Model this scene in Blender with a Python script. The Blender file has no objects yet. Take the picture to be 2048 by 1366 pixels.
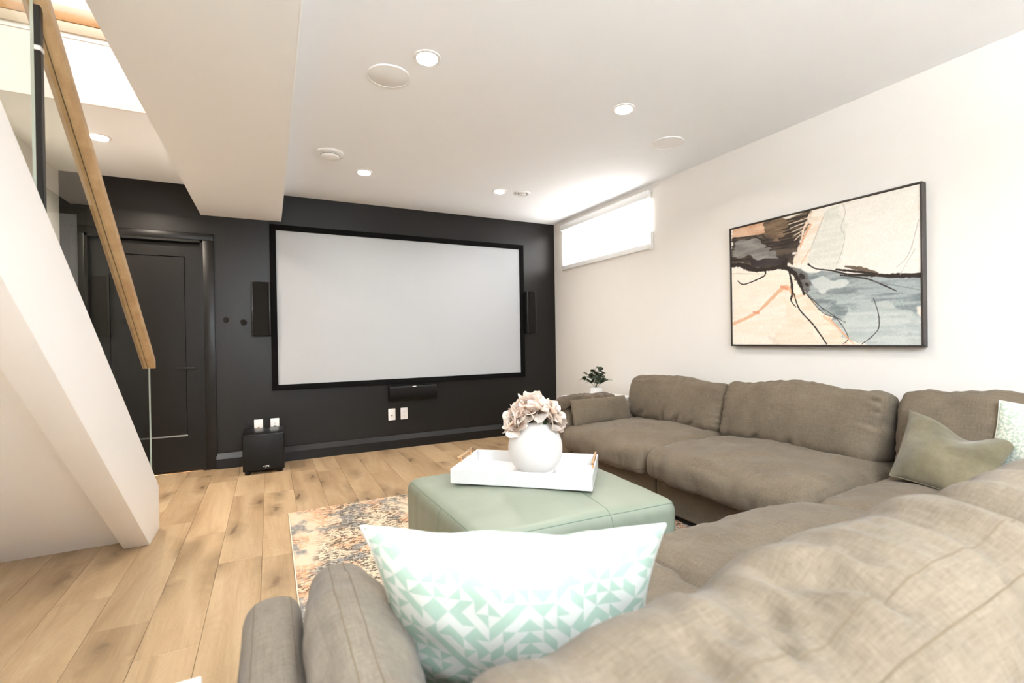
import bpy, bmesh, math, random
import numpy as np
from mathutils import Vector, Matrix, noise as mnoise

sc = bpy.context.scene
COL = sc.collection

# ------------------------------------------------------------------ camera
CAM_H = 1.10
yaw, pitch, roll = math.radians(26.885), math.radians(-0.279), math.radians(-0.910)
fw = Vector((math.sin(yaw) * math.cos(pitch), math.cos(yaw) * math.cos(pitch), math.sin(pitch)))
rt = Vector((math.cos(yaw), -math.sin(yaw), 0))
up = rt.cross(fw)
r2 = rt * math.cos(roll) + up * math.sin(roll)
u2 = up * math.cos(roll) - rt * math.sin(roll)
cd = bpy.data.cameras.new('camera')
cam = bpy.data.objects.new('camera', cd)
COL.objects.link(cam)
m = Matrix((r2, u2, -fw)).transposed().to_4x4()
m.translation = Vector((0, 0, CAM_H))
cam.matrix_world = m
cd.sensor_width = 36.0
cd.lens = 956.03 / 2048 * 36.0
cd.clip_start = 0.02
cd.dof.use_dof = True
cd.dof.focus_distance = 3.2
cd.dof.aperture_fstop = 3.2
sc.camera = cam

# ------------------------------------------------------------------ world, exposure
w = bpy.data.worlds.new('world')
sc.world = w
w.use_nodes = True
w.node_tree.nodes['Background'].inputs[0].default_value = (0.9, 0.95, 1.0, 1)
w.node_tree.nodes['Background'].inputs[1].default_value = 0.6
sc.view_settings.view_transform = 'Standard'
sc.view_settings.look = 'None'
sc.view_settings.gamma = 1.0
sc.view_settings.use_curve_mapping = False
sc.view_settings.exposure = 1.27
sc.cycles.max_bounces = 14
sc.cycles.diffuse_bounces = 8
sc.cycles.glossy_bounces = 5
sc.cycles.transmission_bounces = 8
sc.cycles.caustics_reflective = False
sc.cycles.caustics_refractive = False
sc.cycles.sample_clamp_indirect = 6.0

POT_W = 5.2          # watts of one ceiling downlight
FILL_W = 195.0  # watts of the added, unseen ceiling fill light
WIN_E = 3.0           # brightness of the backlit roller shade

# ------------------------------------------------------------------ room numbers (metres)
D = 4.939             # screen wall
XR = 3.098            # right wall
XL = -1.453           # left wall
YB = -2.30            # wall behind the camera
H = 2.476             # ceiling
SOF = (-0.518, 0.112, 2.226)   # soffit x0, x1, underside
YOP = 3.51            # far edge of the stair opening

rnd = random.Random(7)

# ------------------------------------------------------------------ object helpers
def tag(o, label=None, cat=None, group=None, kind=None):
    if label: o['label'] = label
    if cat: o['category'] = cat
    if group: o['group'] = group
    if kind: o['kind'] = kind
    return o

def thing(name, label, cat, loc=(0, 0, 0), rotz=0.0, group=None, kind=None):
    o = bpy.data.objects.new(name, None)
    o.empty_display_size = 0.05
    COL.objects.link(o)
    o.location = loc
    o.rotation_euler = (0, 0, rotz)
    tag(o, label, cat, group, kind)
    return o

def link(name, me, mat, parent=None, loc=None, world=False):
    """world=True: mesh coordinates are world ones, shift them under an unrotated parent"""
    o = bpy.data.objects.new(name, me)
    COL.objects.link(o)
    if mat is not None:
        for mm in (mat if isinstance(mat, (list, tuple)) else [mat]):
            me.materials.append(mm)
    if parent is not None:
        o.parent = parent
        if world:
            root = parent
            off = Vector((0, 0, 0))
            while root is not None:
                off += root.location
                root = root.parent
            o.location = -off
    if loc is not None:
        o.location = loc
    return o

def smooth(me, angle=None):
    me.polygons.foreach_set('use_smooth', [True] * len(me.polygons))
    if angle is not None:
        me.set_sharp_from_angle(angle=math.radians(angle))
    return me

def bm_mesh(bm, name='mesh', sm=False, angle=None):
    me = bpy.data.meshes.new(name)
    bm.normal_update()
    bm.to_mesh(me)
    bm.free()
    if sm:
        smooth(me, angle)
    return me

def add_box(bm, x0, x1, y0, y1, z0, z1):
    vs = [bm.verts.new((x, y, z)) for z in (z0, z1) for x, y in ((x0, y0), (x1, y0), (x1, y1), (x0, y1))]
    for f in ((3, 2, 1, 0), (4, 5, 6, 7), (0, 1, 5, 4), (1, 2, 6, 5), (2, 3, 7, 6), (3, 0, 4, 7)):
        bm.faces.new([vs[i] for i in f])
    return vs

def box(x0, x1, y0, y1, z0, z1, bev=0.0, seg=2):
    bm = bmesh.new()
    add_box(bm, x0, x1, y0, y1, z0, z1)
    if bev > 0:
        bmesh.ops.bevel(bm, geom=list(bm.edges), offset=bev, segments=seg, profile=0.5, affect='EDGES')
    return bm_mesh(bm, 'box', sm=bev > 0, angle=40)

def boxes(lst, bev=0.0):
    bm = bmesh.new()
    for b in lst:
        add_box(bm, *b)
    if bev > 0:
        bmesh.ops.bevel(bm, geom=list(bm.edges), offset=bev, segments=2, profile=0.5, affect='EDGES')
    return bm_mesh(bm, 'boxes', sm=bev > 0, angle=40)

def prism(poly, axis, a0, a1, bev=0.0):
    """extrude a 2D polygon along an axis; poly gives the two other coordinates in xyz order"""
    bm = bmesh.new()
    def P(q, a):
        c = list(q); c.insert(axis, a); return c
    A = [bm.verts.new(P(q, a0)) for q in poly]
    B = [bm.verts.new(P(q, a1)) for q in poly]
    n = len(poly)
    bm.faces.new(A); bm.faces.new(B)
    for i in range(n):
        bm.faces.new((A[i], A[(i + 1) % n], B[(i + 1) % n], B[i]))
    bmesh.ops.recalc_face_normals(bm, faces=bm.faces)
    if bev > 0:
        bmesh.ops.bevel(bm, geom=list(bm.edges), offset=bev, segments=2, profile=0.5, affect='EDGES')
    return bm_mesh(bm, 'prism', sm=bev > 0, angle=35)

def lathe(prof, n=48, angle=40, cap=True):
    bm = bmesh.new()
    rings = []
    for r, z in prof:
        if r < 1e-6:
            rings.append([bm.verts.new((0, 0, z))])
        else:
            rings.append([bm.verts.new((r * math.cos(2 * math.pi * i / n), r * math.sin(2 * math.pi * i / n), z)) for i in range(n)])
    for a, b in zip(rings, rings[1:]):
        for i in range(n):
            j = (i + 1) % n
            if len(a) == 1 and len(b) == 1: continue
            if len(a) == 1: bm.faces.new((a[0], b[j], b[i]))
            elif len(b) == 1: bm.faces.new((a[i], a[j], b[0]))
            else: bm.faces.new((a[i], a[j], b[j], b[i]))
    bmesh.ops.recalc_face_normals(bm, faces=bm.faces)
    return bm_mesh(bm, 'lathe', True, angle)

def tube(pts, r, n=6, closed=False):
    bm = bmesh.new()
    pts = [Vector(p) for p in pts]
    N = len(pts)
    rings = []
    prev = None
    for i, p in enumerate(pts):
        a = pts[(i - 1) % N] if (closed or i > 0) else p
        b = pts[(i + 1) % N] if (closed or i < N - 1) else p
        t = (b - a)
        t = t.normalized() if t.length > 1e-9 else Vector((0, 0, 1))
        if prev is None:
            ref = Vector((0, 0, 1)) if abs(t.z) < 0.9 else Vector((1, 0, 0))
            u = t.cross(ref).normalized()
        else:
            u = (prev - t * prev.dot(t))
            u = u.normalized() if u.length > 1e-6 else t.orthogonal().normalized()
        prev = u
        v = t.cross(u)
        rr = r[i] if isinstance(r, (list, tuple)) else r
        rings.append([bm.verts.new(p + (u * math.cos(2 * math.pi * k / n) + v * math.sin(2 * math.pi * k / n)) * rr) for k in range(n)])
    for i in range(N if closed else N - 1):
        a, b = rings[i], rings[(i + 1) % N]
        for k in range(n):
            bm.faces.new((a[k], a[(k + 1) % n], b[(k + 1) % n], b[k]))
    if not closed:
        bm.faces.new(rings[0][::-1]); bm.faces.new(rings[-1])
    bmesh.ops.recalc_face_normals(bm, faces=bm.faces)
    return bm_mesh(bm, 'tube', True, 60)

# ------------------------------------------------------------------ materials
def nmat(name):
    mt = bpy.data.materials.new(name)
    mt.use_nodes = True
    nt = mt.node_tree
    b = nt.nodes['Principled BSDF']
    return mt, nt, b

def N(nt, typ, **kw):
    n = nt.nodes.new(typ)
    for k, v in kw.items():
        if k == 'ins':
            for kk, vv in v.items():
                n.inputs[kk].default_value = vv
        else:
            setattr(n, k, v)
    return n

def srgb(r, g, b):
    f = lambda c: (c / 255 / 12.92) if c / 255 <= 0.04045 else ((c / 255 + 0.055) / 1.055) ** 2.4
    return (f(r), f(g), f(b), 1.0)

def ramp(nt, stops):
    n = nt.nodes.new('ShaderNodeValToRGB')
    e = n.color_ramp.elements
    while len(e) < len(stops): e.new(0.5)
    for el, (p, c) in zip(e, stops):
        el.position = p; el.color = c
    return n

def mix(nt, a, b, fac, mode='MIX'):
    n = nt.nodes.new('ShaderNodeMix')
    n.data_type = 'RGBA'; n.blend_type = mode
    for sock, v in ((n.inputs[0], fac), (n.inputs[6], a), (n.inputs[7], b)):
        if hasattr(v, 'is_linked') or isinstance(v, bpy.types.NodeSocket): nt.links.new(v, sock)
        else: sock.default_value = v
    return n.outputs[2]

def math_(nt, op, a, b=None, c=None):
    n = nt.nodes.new('ShaderNodeMath'); n.operation = op
    for i, v in enumerate((a, b, c)):
        if v is None: continue
        if isinstance(v, bpy.types.NodeSocket): nt.links.new(v, n.inputs[i])
        else: n.inputs[i].default_value = v
    return n.outputs[0]

def mapping(nt, src, scale=(1, 1, 1), loc=(0, 0, 0)):
    n = nt.nodes.new('ShaderNodeMapping')
    n.inputs['Scale'].default_value = scale
    n.inputs['Location'].default_value = loc
    nt.links.new(src, n.inputs['Vector'])
    return n.outputs[0]

def noise(nt, vec, scale, detail=2.0, rough=0.5, dist=0.0):
    n = nt.nodes.new('ShaderNodeTexNoise')
    n.inputs['Scale'].default_value = scale
    n.inputs['Detail'].default_value = detail
    n.inputs['Roughness'].default_value = rough
    n.inputs['Distortion'].default_value = dist
    if vec is not None: nt.links.new(vec, n.inputs['Vector'])
    return n.outputs['Fac']

def bump(nt, b, h, strength, dist=0.002):
    n = nt.nodes.new('ShaderNodeBump')
    n.inputs['Strength'].default_value = strength
    n.inputs['Distance'].default_value = dist
    nt.links.new(h, n.inputs['Height'])
    nt.links.new(n.outputs[0], b.inputs['Normal'])

def coord(nt, which='Object'):
    return nt.nodes.new('ShaderNodeTexCoord').outputs[which]

def plain(name, col, rough=0.5, metal=0.0, spec=0.5, var=0.0, nscale=6.0, bmp=0.0, bscale=200.0):
    mt, nt, b = nmat(name)
    b.inputs['Roughness'].default_value = rough
    b.inputs['Metallic'].default_value = metal
    b.inputs['Specular IOR Level'].default_value = spec
    oc = coord(nt)
    f = noise(nt, oc, nscale, 3)
    v = max(var, 0.015)
    c0 = tuple(max(0, x * (1 - v)) for x in col[:3]) + (1,)
    c1 = tuple(min(1, x * (1 + v)) for x in col[:3]) + (1,)
    nt.links.new(mix(nt, c0, c1, f), b.inputs['Base Color'])
    if bmp > 0:
        bump(nt, b, noise(nt, oc, bscale, 2), bmp, 0.001)
    return mt

M = {}
M['wall'] = plain('warm_white_paint', (0.755, 0.718, 0.672), 0.62, spec=0.3, bmp=0.05, bscale=350)
M['ceil'] = plain('ceiling_paint', (0.865, 0.885, 0.915), 0.75, spec=0.25, bmp=0.05, bscale=300)
M['stairwhite'] = plain('stair_paint', (0.84, 0.815, 0.79), 0.5, spec=0.35)
M['cream'] = plain('cream_paint', (0.60, 0.50, 0.37), 0.5)
M['black_wall'] = plain('black_wall_paint', (0.0085, 0.0074, 0.0064), 0.36, spec=0.30, var=0.12, nscale=3, bmp=0.06, bscale=250)
M['black_trim'] = plain('black_satin_trim', (0.0075, 0.0068, 0.0063), 0.34, spec=0.28, var=0.05)
M['black_matte'] = plain('black_velvet_border', (0.004, 0.004, 0.004), 0.9, spec=0.1)
M['black_gloss'] = plain('black_lacquer', (0.005, 0.0045, 0.004), 0.3, spec=0.25)
M['black_plastic'] = plain('black_plastic', (0.0075, 0.007, 0.0065), 0.5, spec=0.2)
M['grille'] = plain('speaker_grille', (0.010, 0.009, 0.008), 0.85, spec=0.1, bmp=0.4, bscale=900)
M['patch'] = plain('filler_patch', (0.010, 0.009, 0.008), 0.7, spec=0.1)
M['screen'] = plain('projection_fabric', (0.415, 0.43, 0.445), 0.85, spec=0.15)
M['white_plastic'] = plain('white_plastic', (0.82, 0.81, 0.80), 0.4)
M['ceil_plastic'] = plain('ceiling_grille_white', (0.82, 0.82, 0.815), 0.7, bmp=0.3, bscale=900)
M['slot'] = plain('dark_slot', (0.02, 0.02, 0.02), 0.6)
M['grey_slot'] = plain('grey_recess', (0.25, 0.24, 0.23), 0.6)
M['lacquer'] = plain('white_lacquer', (0.67, 0.67, 0.67), 0.3, spec=0.5)
M['ceramic'] = plain('matte_ceramic', (0.64, 0.62, 0.595), 0.7, spec=0.2, bmp=0.05, bscale=120)
M['gold'] = plain('brushed_brass', (0.80, 0.50, 0.27), 0.25, metal=1.0)
M['steel_black'] = plain('black_steel', (0.012, 0.012, 0.011), 0.35, metal=0.3)
M['chrome'] = plain('badge_silver', (0.85, 0.85, 0.86), 0.25, metal=0.2)
M['table_white'] = plain('white_table_paint', (0.84, 0.84, 0.83), 0.3)
M['window_white'] = plain('white_window_vinyl', (0.80, 0.79, 0.77), 0.4)
M['stem_green'] = plain('stem_green', (0.06, 0.09, 0.045), 0.6)
M['grass_green'] = plain('leaf_green', (0.10, 0.15, 0.07), 0.6, var=0.3)

def emis(name, col, s):
    mt, nt, b = nmat(name)
    b.inputs['Base Color'].default_value = (*col, 1)
    b.inputs['Emission Color'].default_value = (*col, 1)
    b.inputs['Emission Strength'].default_value = s
    return mt
M['lens'] = emis('downlight_lens', (1.0, 0.93, 0.82), 12.0)
M['shade'] = emis('backlit_shade', (1.0, 0.985, 0.96), WIN_E)

def m_wood(name, base, dark, light, axis=1, knots=True, plank=True, scale=1.0):
    mt, nt, b = nmat(name)
    oc = coord(nt)
    info = nt.nodes.new('ShaderNodeObjectInfo')
    rv = info.outputs['Random']
    comb = nt.nodes.new('ShaderNodeCombineXYZ')
    off = math_(nt, 'MULTIPLY', rv, 37.0)
    nt.links.new(off, comb.inputs[0]); nt.links.new(off, comb.inputs[1]); nt.links.new(off, comb.inputs[2])
    vm = nt.nodes.new('ShaderNodeVectorMath'); vm.operation = 'ADD'
    nt.links.new(oc, vm.inputs[0]); nt.links.new(comb.outputs[0], vm.inputs[1])
    v = vm.outputs[0]
    s_long = [7.0, 7.0, 7.0]; s_long[axis] = 0.9
    s_fine = [160.0, 160.0, 160.0]; s_fine[axis] = 5.0
    # broad figure
    big = noise(nt, mapping(nt, v, [s * scale for s in s_long]), 1.0, 5, 0.6, 0.8)
    # cathedral rings
    sx = [9.0, 9.0, 9.0]; sx[axis] = 1.5
    ringsrc = noise(nt, mapping(nt, v, [s * scale for s in sx]), 1.0, 2, 0.45, 0.5)
    ring = math_(nt, 'FRACT', math_(nt, 'MULTIPLY', ringsrc, 26.0))
    ring = math_(nt, 'ABSOLUTE', math_(nt, 'SUBTRACT', ring, 0.5))
    fine = noise(nt, mapping(nt, v, [s * scale for s in s_fine]), 1.0, 3, 0.6)
    col = ramp(nt, [(0.25, dark), (0.5, base), (0.75, light)])
    nt.links.new(big, col.inputs[0])
    c = mix(nt, col.outputs[0], tuple(x * 0.80 for x in dark[:3]) + (1,), math_(nt, 'MULTIPLY', math_(nt, 'SUBTRACT', 0.5, ring), 0.30))
    c = mix(nt, c, tuple(min(1, x * 1.12) for x in light[:3]) + (1,), math_(nt, 'MULTIPLY', math_(nt, 'SUBTRACT', fine, 0.35), 0.55))
    if knots:
        vor = nt.nodes.new('ShaderNodeTexVoronoi'); vor.voronoi_dimensions = '2D'
        vor.inputs['Scale'].default_value = 1.0
        ks = [5.4, 5.4, 5.4]; ks[axis] = 1.9
        wob = noise(nt, mapping(nt, v, (14, 14, 14)), 1.0, 3)
        add = nt.nodes.new('ShaderNodeVectorMath'); add.operation = 'ADD'
        sc_ = nt.nodes.new('ShaderNodeVectorMath'); sc_.operation = 'SCALE'
        cb = nt.nodes.new('ShaderNodeCombineXYZ')
        nt.links.new(wob, cb.inputs[0]); nt.links.new(wob, cb.inputs[1])
        nt.links.new(cb.outputs[0], sc_.inputs[0]); sc_.inputs['Scale'].default_value = 0.45
        nt.links.new(mapping(nt, v, ks), add.inputs[0]); nt.links.new(sc_.outputs[0], add.inputs[1])
        nt.links.new(add.outputs[0], vor.inputs['Vector'])
        dist = vor.outputs['Distance']
        sel = math_(nt, 'GREATER_THAN', vor.outputs['Color'], 0.0)
        sep = nt.nodes.new('ShaderNodeSeparateColor'); nt.links.new(vor.outputs['Color'], sep.inputs[0])
        keep = math_(nt, 'GREATER_THAN', sep.outputs[0], 0.62)
        halo = ramp(nt, [(0.0, (1, 1, 1, 1)), (0.40, (0, 0, 0, 1))]); nt.links.new(dist, halo.inputs[0])
        core = ramp(nt, [(0.04, (1, 1, 1, 1)), (0.11, (0, 0, 0, 1))]); nt.links.new(dist, core.inputs[0])
        hf = math_(nt, 'MULTIPLY', math_(nt, 'MULTIPLY', halo.outputs[0], keep), math_(nt, 'ADD', 0.25, math_(nt, 'MULTIPLY', big, 0.8)))
        c = mix(nt, c, tuple(x * 0.62 for x in dark[:3]) + (1,), hf)
        cf = math_(nt, 'MULTIPLY', math_(nt, 'MULTIPLY', core.outputs[0], keep), math_(nt, 'MULTIPLY', sep.outputs[1], 0.8))
        c = mix(nt, c, (0.075, 0.045, 0.028, 1), cf)
    if plank:
        tone = ramp(nt, [(0.0, (0.86, 0.84, 0.82, 1)), (0.5, (1, 1, 1, 1)), (1.0, (1.10, 1.10, 1.10, 1))])
        nt.links.new(rv, tone.inputs[0])
        c = mix(nt, c, tone.outputs[0], 1.0, 'MULTIPLY')
    nt.links.new(c, b.inputs['Base Color'])
    b.inputs['Roughness'].default_value = 0.42
    b.inputs['Specular IOR Level'].default_value = 0.4
    bump(nt, b, fine, 0.12, 0.0008)
    return mt
M['floor'] = m_wood('oak_plank', srgb(166, 139, 106), srgb(138, 111, 81), srgb(184, 160, 128))
M['rail'] = m_wood('oak_handrail', srgb(184, 154, 116), srgb(160, 128, 92), srgb(200, 172, 134), knots=False, plank=False, scale=2.0)
M['nosing'] = m_wood('oak_nosing', srgb(184, 138, 88), srgb(170, 122, 74), srgb(194, 150, 102), axis=0, knots=False, plank=False)

def m_fabric(name, c_lo, c_hi, fu=900.0, fv=900.0, blotch=0.25, rough=0.95, sheen=0.25, bmp=0.35, pill=0.0):
    mt, nt, b = nmat(name)
    uv = coord(nt, 'UV')
    n1 = noise(nt, mapping(nt, uv, (fu * 0.07, fv, 1)), 1.0, 2, 0.6)
    n2 = noise(nt, mapping(nt, uv, (fu, fv * 0.07, 1)), 1.0, 2, 0.6)
    h = math_(nt, 'ADD', math_(nt, 'MULTIPLY', n1, 0.5), math_(nt, 'MULTIPLY', n2, 0.5))
    big = noise(nt, mapping(nt, uv, (5, 5, 5)), 1.0, 4, 0.6)
    s1 = noise(nt, mapping(nt, uv, (16, 230, 1)), 1.0, 2, 0.6)
    s2 = noise(nt, mapping(nt, uv, (230, 16, 1), (5, 3, 0)), 1.0, 2, 0.6)
    slub = math_(nt, 'ADD', math_(nt, 'MULTIPLY', s1, 0.5), math_(nt, 'MULTIPLY', s2, 0.5))
    h = math_(nt, 'ADD', math_(nt, 'MULTIPLY', h, 0.6), math_(nt, 'MULTIPLY', slub, 0.4))
    f = math_(nt, 'ADD', math_(nt, 'MULTIPLY', h, 1 - blotch), math_(nt, 'MULTIPLY', big, blotch))
    col = ramp(nt, [(0.38, c_lo), (0.62, c_hi)])
    nt.links.new(f, col.inputs[0])
    c = col.outputs[0]
    if pill > 0:
        vor = nt.nodes.new('ShaderNodeTexVoronoi'); vor.inputs['Scale'].default_value = 130.0
        vor.inputs['Randomness'].default_value = 1.0
        nt.links.new(uv, vor.inputs['Vector'])
        pr = ramp(nt, [(0.05, (1, 1, 1, 1)), (0.16, (0, 0, 0, 1))]); nt.links.new(vor.outputs['Distance'], pr.inputs[0])
        sep = nt.nodes.new('ShaderNodeSeparateColor'); nt.links.new(vor.outputs['Color'], sep.inputs[0])
        dk = math_(nt, 'MULTIPLY', math_(nt, 'GREATER_THAN', sep.outputs[0], 0.8), pr.outputs[0])
        c = mix(nt, c, tuple(x * 0.45 for x in c_lo[:3]) + (1,), math_(nt, 'MULTIPLY', dk, pill))
    nt.links.new(c, b.inputs['Base Color'])
    b.inputs['Roughness'].default_value = rough
    b.inputs['Specular IOR Level'].default_value = 0.15
    b.inputs['Sheen Weight'].default_value = sheen
    b.inputs['Sheen Roughness'].default_value = 0.5
    bump(nt, b, h, bmp, 0.0012)
    return mt
M['linen'] = m_fabric('taupe_linen', srgb(78, 68, 55), srgb(115, 102, 86), 900, 900, blotch=0.22, pill=0.8, sheen=0.06)
M['linen_seam'] = plain('taupe_stitch', srgb(92, 80, 64), 0.95, spec=0.05)
M['linen_grey'] = m_fabric('grey_taupe_linen', srgb(88, 78, 66), srgb(122, 111, 97), 900, 900, blotch=0.25, sheen=0.06)
M['velvet'] = m_fabric('sage_velvet', srgb(86, 78, 58), srgb(120, 110, 86), 500, 500, blotch=0.75, sheen=0.25, bmp=0.15)
M['fur'] = m_fabric('brown_fur', srgb(52, 43, 34), srgb(98, 84, 68), 260, 260, blotch=0.4, sheen=0.1, bmp=0.8)
M['dark_strip'] = plain('charcoal_strip', (0.035, 0.034, 0.033), 0.9, spec=0.1)
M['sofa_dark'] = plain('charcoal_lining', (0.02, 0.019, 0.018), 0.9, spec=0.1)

def m_leather():
    mt, nt, b = nmat('sage_leather')
    oc = coord(nt)
    f = noise(nt, oc, 3.0, 4, 0.6)
    nt.links.new(mix(nt, srgb(116, 122, 106), srgb(133, 138, 122), f), b.inputs['Base Color'])
    b.inputs['Roughness'].default_value = 0.42
    b.inputs['Specular IOR Level'].default_value = 0.45
    n1 = noise(nt, oc, 260.0, 2)
    n2 = noise(nt, mapping(nt, oc, (16, 16, 5)), 1.0, 3, 0.5, 0.6)
    bump(nt, b, math_(nt, 'ADD', math_(nt, 'MULTIPLY', n1, 0.06), n2), 0.25, 0.004)
    return mt
M['leather'] = m_leather()
M['leather_seam'] = plain('leather_stitch', srgb(92, 108, 92), 0.6)

def m_triangles(name, cells, c_a, c_b, contrast=1.0):
    """half-square triangles, each cell turned one of four ways"""
    mt, nt, b = nmat(name)
    uv = coord(nt, 'UV')
    v = mapping(nt, uv, (cells, cells, 1))
    fl = nt.nodes.new('ShaderNodeVectorMath'); fl.operation = 'FLOOR'; nt.links.new(v, fl.inputs[0])
    fr = nt.nodes.new('ShaderNodeVectorMath'); fr.operation = 'FRACTION'; nt.links.new(v, fr.inputs[0])
    wn = nt.nodes.new('ShaderNodeTexWhiteNoise'); wn.noise_dimensions = '2D'; nt.links.new(fl.outputs[0], wn.inputs['Vector'])
    sep = nt.nodes.new('ShaderNodeSeparateXYZ'); nt.links.new(fr.outputs[0], sep.inputs[0])
    sc2 = nt.nodes.new('ShaderNodeSeparateColor'); nt.links.new(wn.outputs['Color'], sc2.inputs[0])
    fx, fy = sep.outputs[0], sep.outputs[1]
    def flip(a, rsock):
        s = math_(nt, 'GREATER_THAN', rsock, 0.5)
        inv = math_(nt, 'SUBTRACT', 1.0, a)
        return math_(nt, 'ADD', math_(nt, 'MULTIPLY', a, math_(nt, 'SUBTRACT', 1.0, s)), math_(nt, 'MULTIPLY', inv, s))
    gx = flip(fx, sc2.outputs[0]); gy = flip(fy, sc2.outputs[1])
    d = math_(nt, 'SUBTRACT', math_(nt, 'ADD', gx, gy), 1.0)
    msk = nt.nodes.new('ShaderNodeMapRange'); msk.inputs['From Min'].default_value = -0.05; msk.inputs['From Max'].default_value = 0.05
    nt.links.new(d, msk.inputs['Value'])
    thr = noise(nt, mapping(nt, uv, (700, 60, 1)), 1.0, 2)
    c = mix(nt, c_a, c_b, msk.outputs[0])
    c = mix(nt, c, (1, 1, 1, 1), math_(nt, 'MULTIPLY', math_(nt, 'SUBTRACT', thr, 0.4), 0.25))
    nt.links.new(c, b.inputs['Base Color'])
    b.inputs['Roughness'].default_value = 0.9
    b.inputs['Specular IOR Level'].default_value = 0.2
    bump(nt, b, math_(nt, 'ADD', thr, math_(nt, 'MULTIPLY', msk.outputs[0], 0.5)), 0.15, 0.001)
    return mt
M['tri'] = m_triangles('mint_triangle_print', 44, srgb(156, 176, 158), srgb(204, 204, 195))
M['tri2'] = m_triangles('pale_mint_print', 70, srgb(172, 184, 166), srgb(212, 212, 200))

def m_rug():
    mt, nt, b = nmat('distressed_rug')
    oc = coord(nt)
    big = noise(nt, oc, 3.4, 3, 0.55, 0.6)
    big2 = noise(nt, mapping(nt, oc, (1, 1, 1), (7.3, 2.1, 0)), 4.2, 3, 0.55, 0.5)
    big3 = noise(nt, mapping(nt, oc, (1, 1, 1), (-4.3, 9.1, 0)), 3.0, 2, 0.5, 0.4)
    fine = noise(nt, mapping(nt, oc, (46, 70, 60)), 1.0, 3, 0.7)
    fine2 = noise(nt, mapping(nt, oc, (48, 40, 60), (3, 8, 1)), 1.0, 3, 0.7)
    cream = srgb(206, 188, 164)
    def band(src, lo, hi):
        r = nt.nodes.new('ShaderNodeMapRange'); r.inputs['From Min'].default_value = lo; r.inputs['From Max'].default_value = hi
        nt.links.new(src, r.inputs['Value']); return r.outputs[0]
    # orange patches broken up by the fine thread noise
    fo = math_(nt, 'MULTIPLY', band(big, 0.44, 0.54), band(fine2, 0.40, 0.52))
    c = mix(nt, cream, srgb(208, 152, 116), math_(nt, 'MULTIPLY', fo, 0.8))
    fg = math_(nt, 'MULTIPLY', band(big2, 0.50, 0.56), band(fine2, 0.34, 0.48))
    c = mix(nt, c, srgb(134, 132, 128), fg)
    # dark flecks, denser in some regions
    fd = math_(nt, 'MULTIPLY', band(fine, 0.50, 0.54), band(big3, 0.38, 0.52))
    c = mix(nt, c, srgb(78, 68, 58), math_(nt, 'MULTIPLY', fd, 0.9))
    nt.links.new(c, b.inputs['Base Color'])
    b.inputs['Roughness'].default_value = 1.0
    b.inputs['Specular IOR Level'].default_value = 0.05
    bump(nt, b, fine, 0.5, 0.002)
    return mt
M['rug'] = m_rug()
M['rug_edge'] = plain('rug_binding', srgb(228, 212, 190), 0.95)

def m_glass():
    mt, nt, b = nmat('clear_glass')
    b.inputs['Base Color'].default_value = (0.955, 0.985, 0.965, 1)
    b.inputs['Roughness'].default_value = 0.0
    b.inputs['IOR'].default_value = 1.5
    b.inputs['Transmission Weight'].default_value = 1.0
    # thin glass: straight-through light plus the mirror part
    out = nt.nodes['Material Output']
    tr = nt.nodes.new('ShaderNodeBsdfTransparent'); tr.inputs[0].default_value = (0.94, 0.965, 0.94, 1)
    gl = nt.nodes.new('ShaderNodeBsdfGlossy'); gl.inputs['Roughness'].default_value = 0.0
    fr = nt.nodes.new('ShaderNodeFresnel'); fr.inputs[0].default_value = 1.5
    mx = nt.nodes.new('ShaderNodeMixShader')
    geo = nt.nodes.new('ShaderNodeNewGeometry')
    nt.links.new(math_(nt, 'MULTIPLY', fr.outputs[0], math_(nt, 'SUBTRACT', 1.0, geo.outputs['Backfacing'])), mx.inputs[0]); nt.links.new(tr.outputs[0], mx.inputs[1]); nt.links.new(gl.outputs[0], mx.inputs[2])
    nt.links.new(mx.outputs[0], out.inputs['Surface'])
    return mt
M['glass'] = m_glass()
def m_art():
    mt, nt, b = nmat('oil_paint')
    at = nt.nodes.new('ShaderNodeAttribute'); at.attribute_name = 'paint'
    nt.links.new(at.outputs['Color'], b.inputs['Base Color'])
    b.inputs['Roughness'].default_value = 0.6
    b.inputs['Specular IOR Level'].default_value = 0.3
    bump(nt, b, noise(nt, coord(nt), 420.0, 2), 0.15, 0.001)
    return mt
M['art'] = m_art()
M['frame'] = plain('dark_bronze_frame', (0.045, 0.036, 0.030), 0.35, metal=0.3)
M['glass_edge'] = plain('polished_glass_edge', (0.74, 0.77, 0.73), 0.2)

M['screed'] = plain('plank_core', srgb(128, 104, 78), 0.9)

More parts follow.
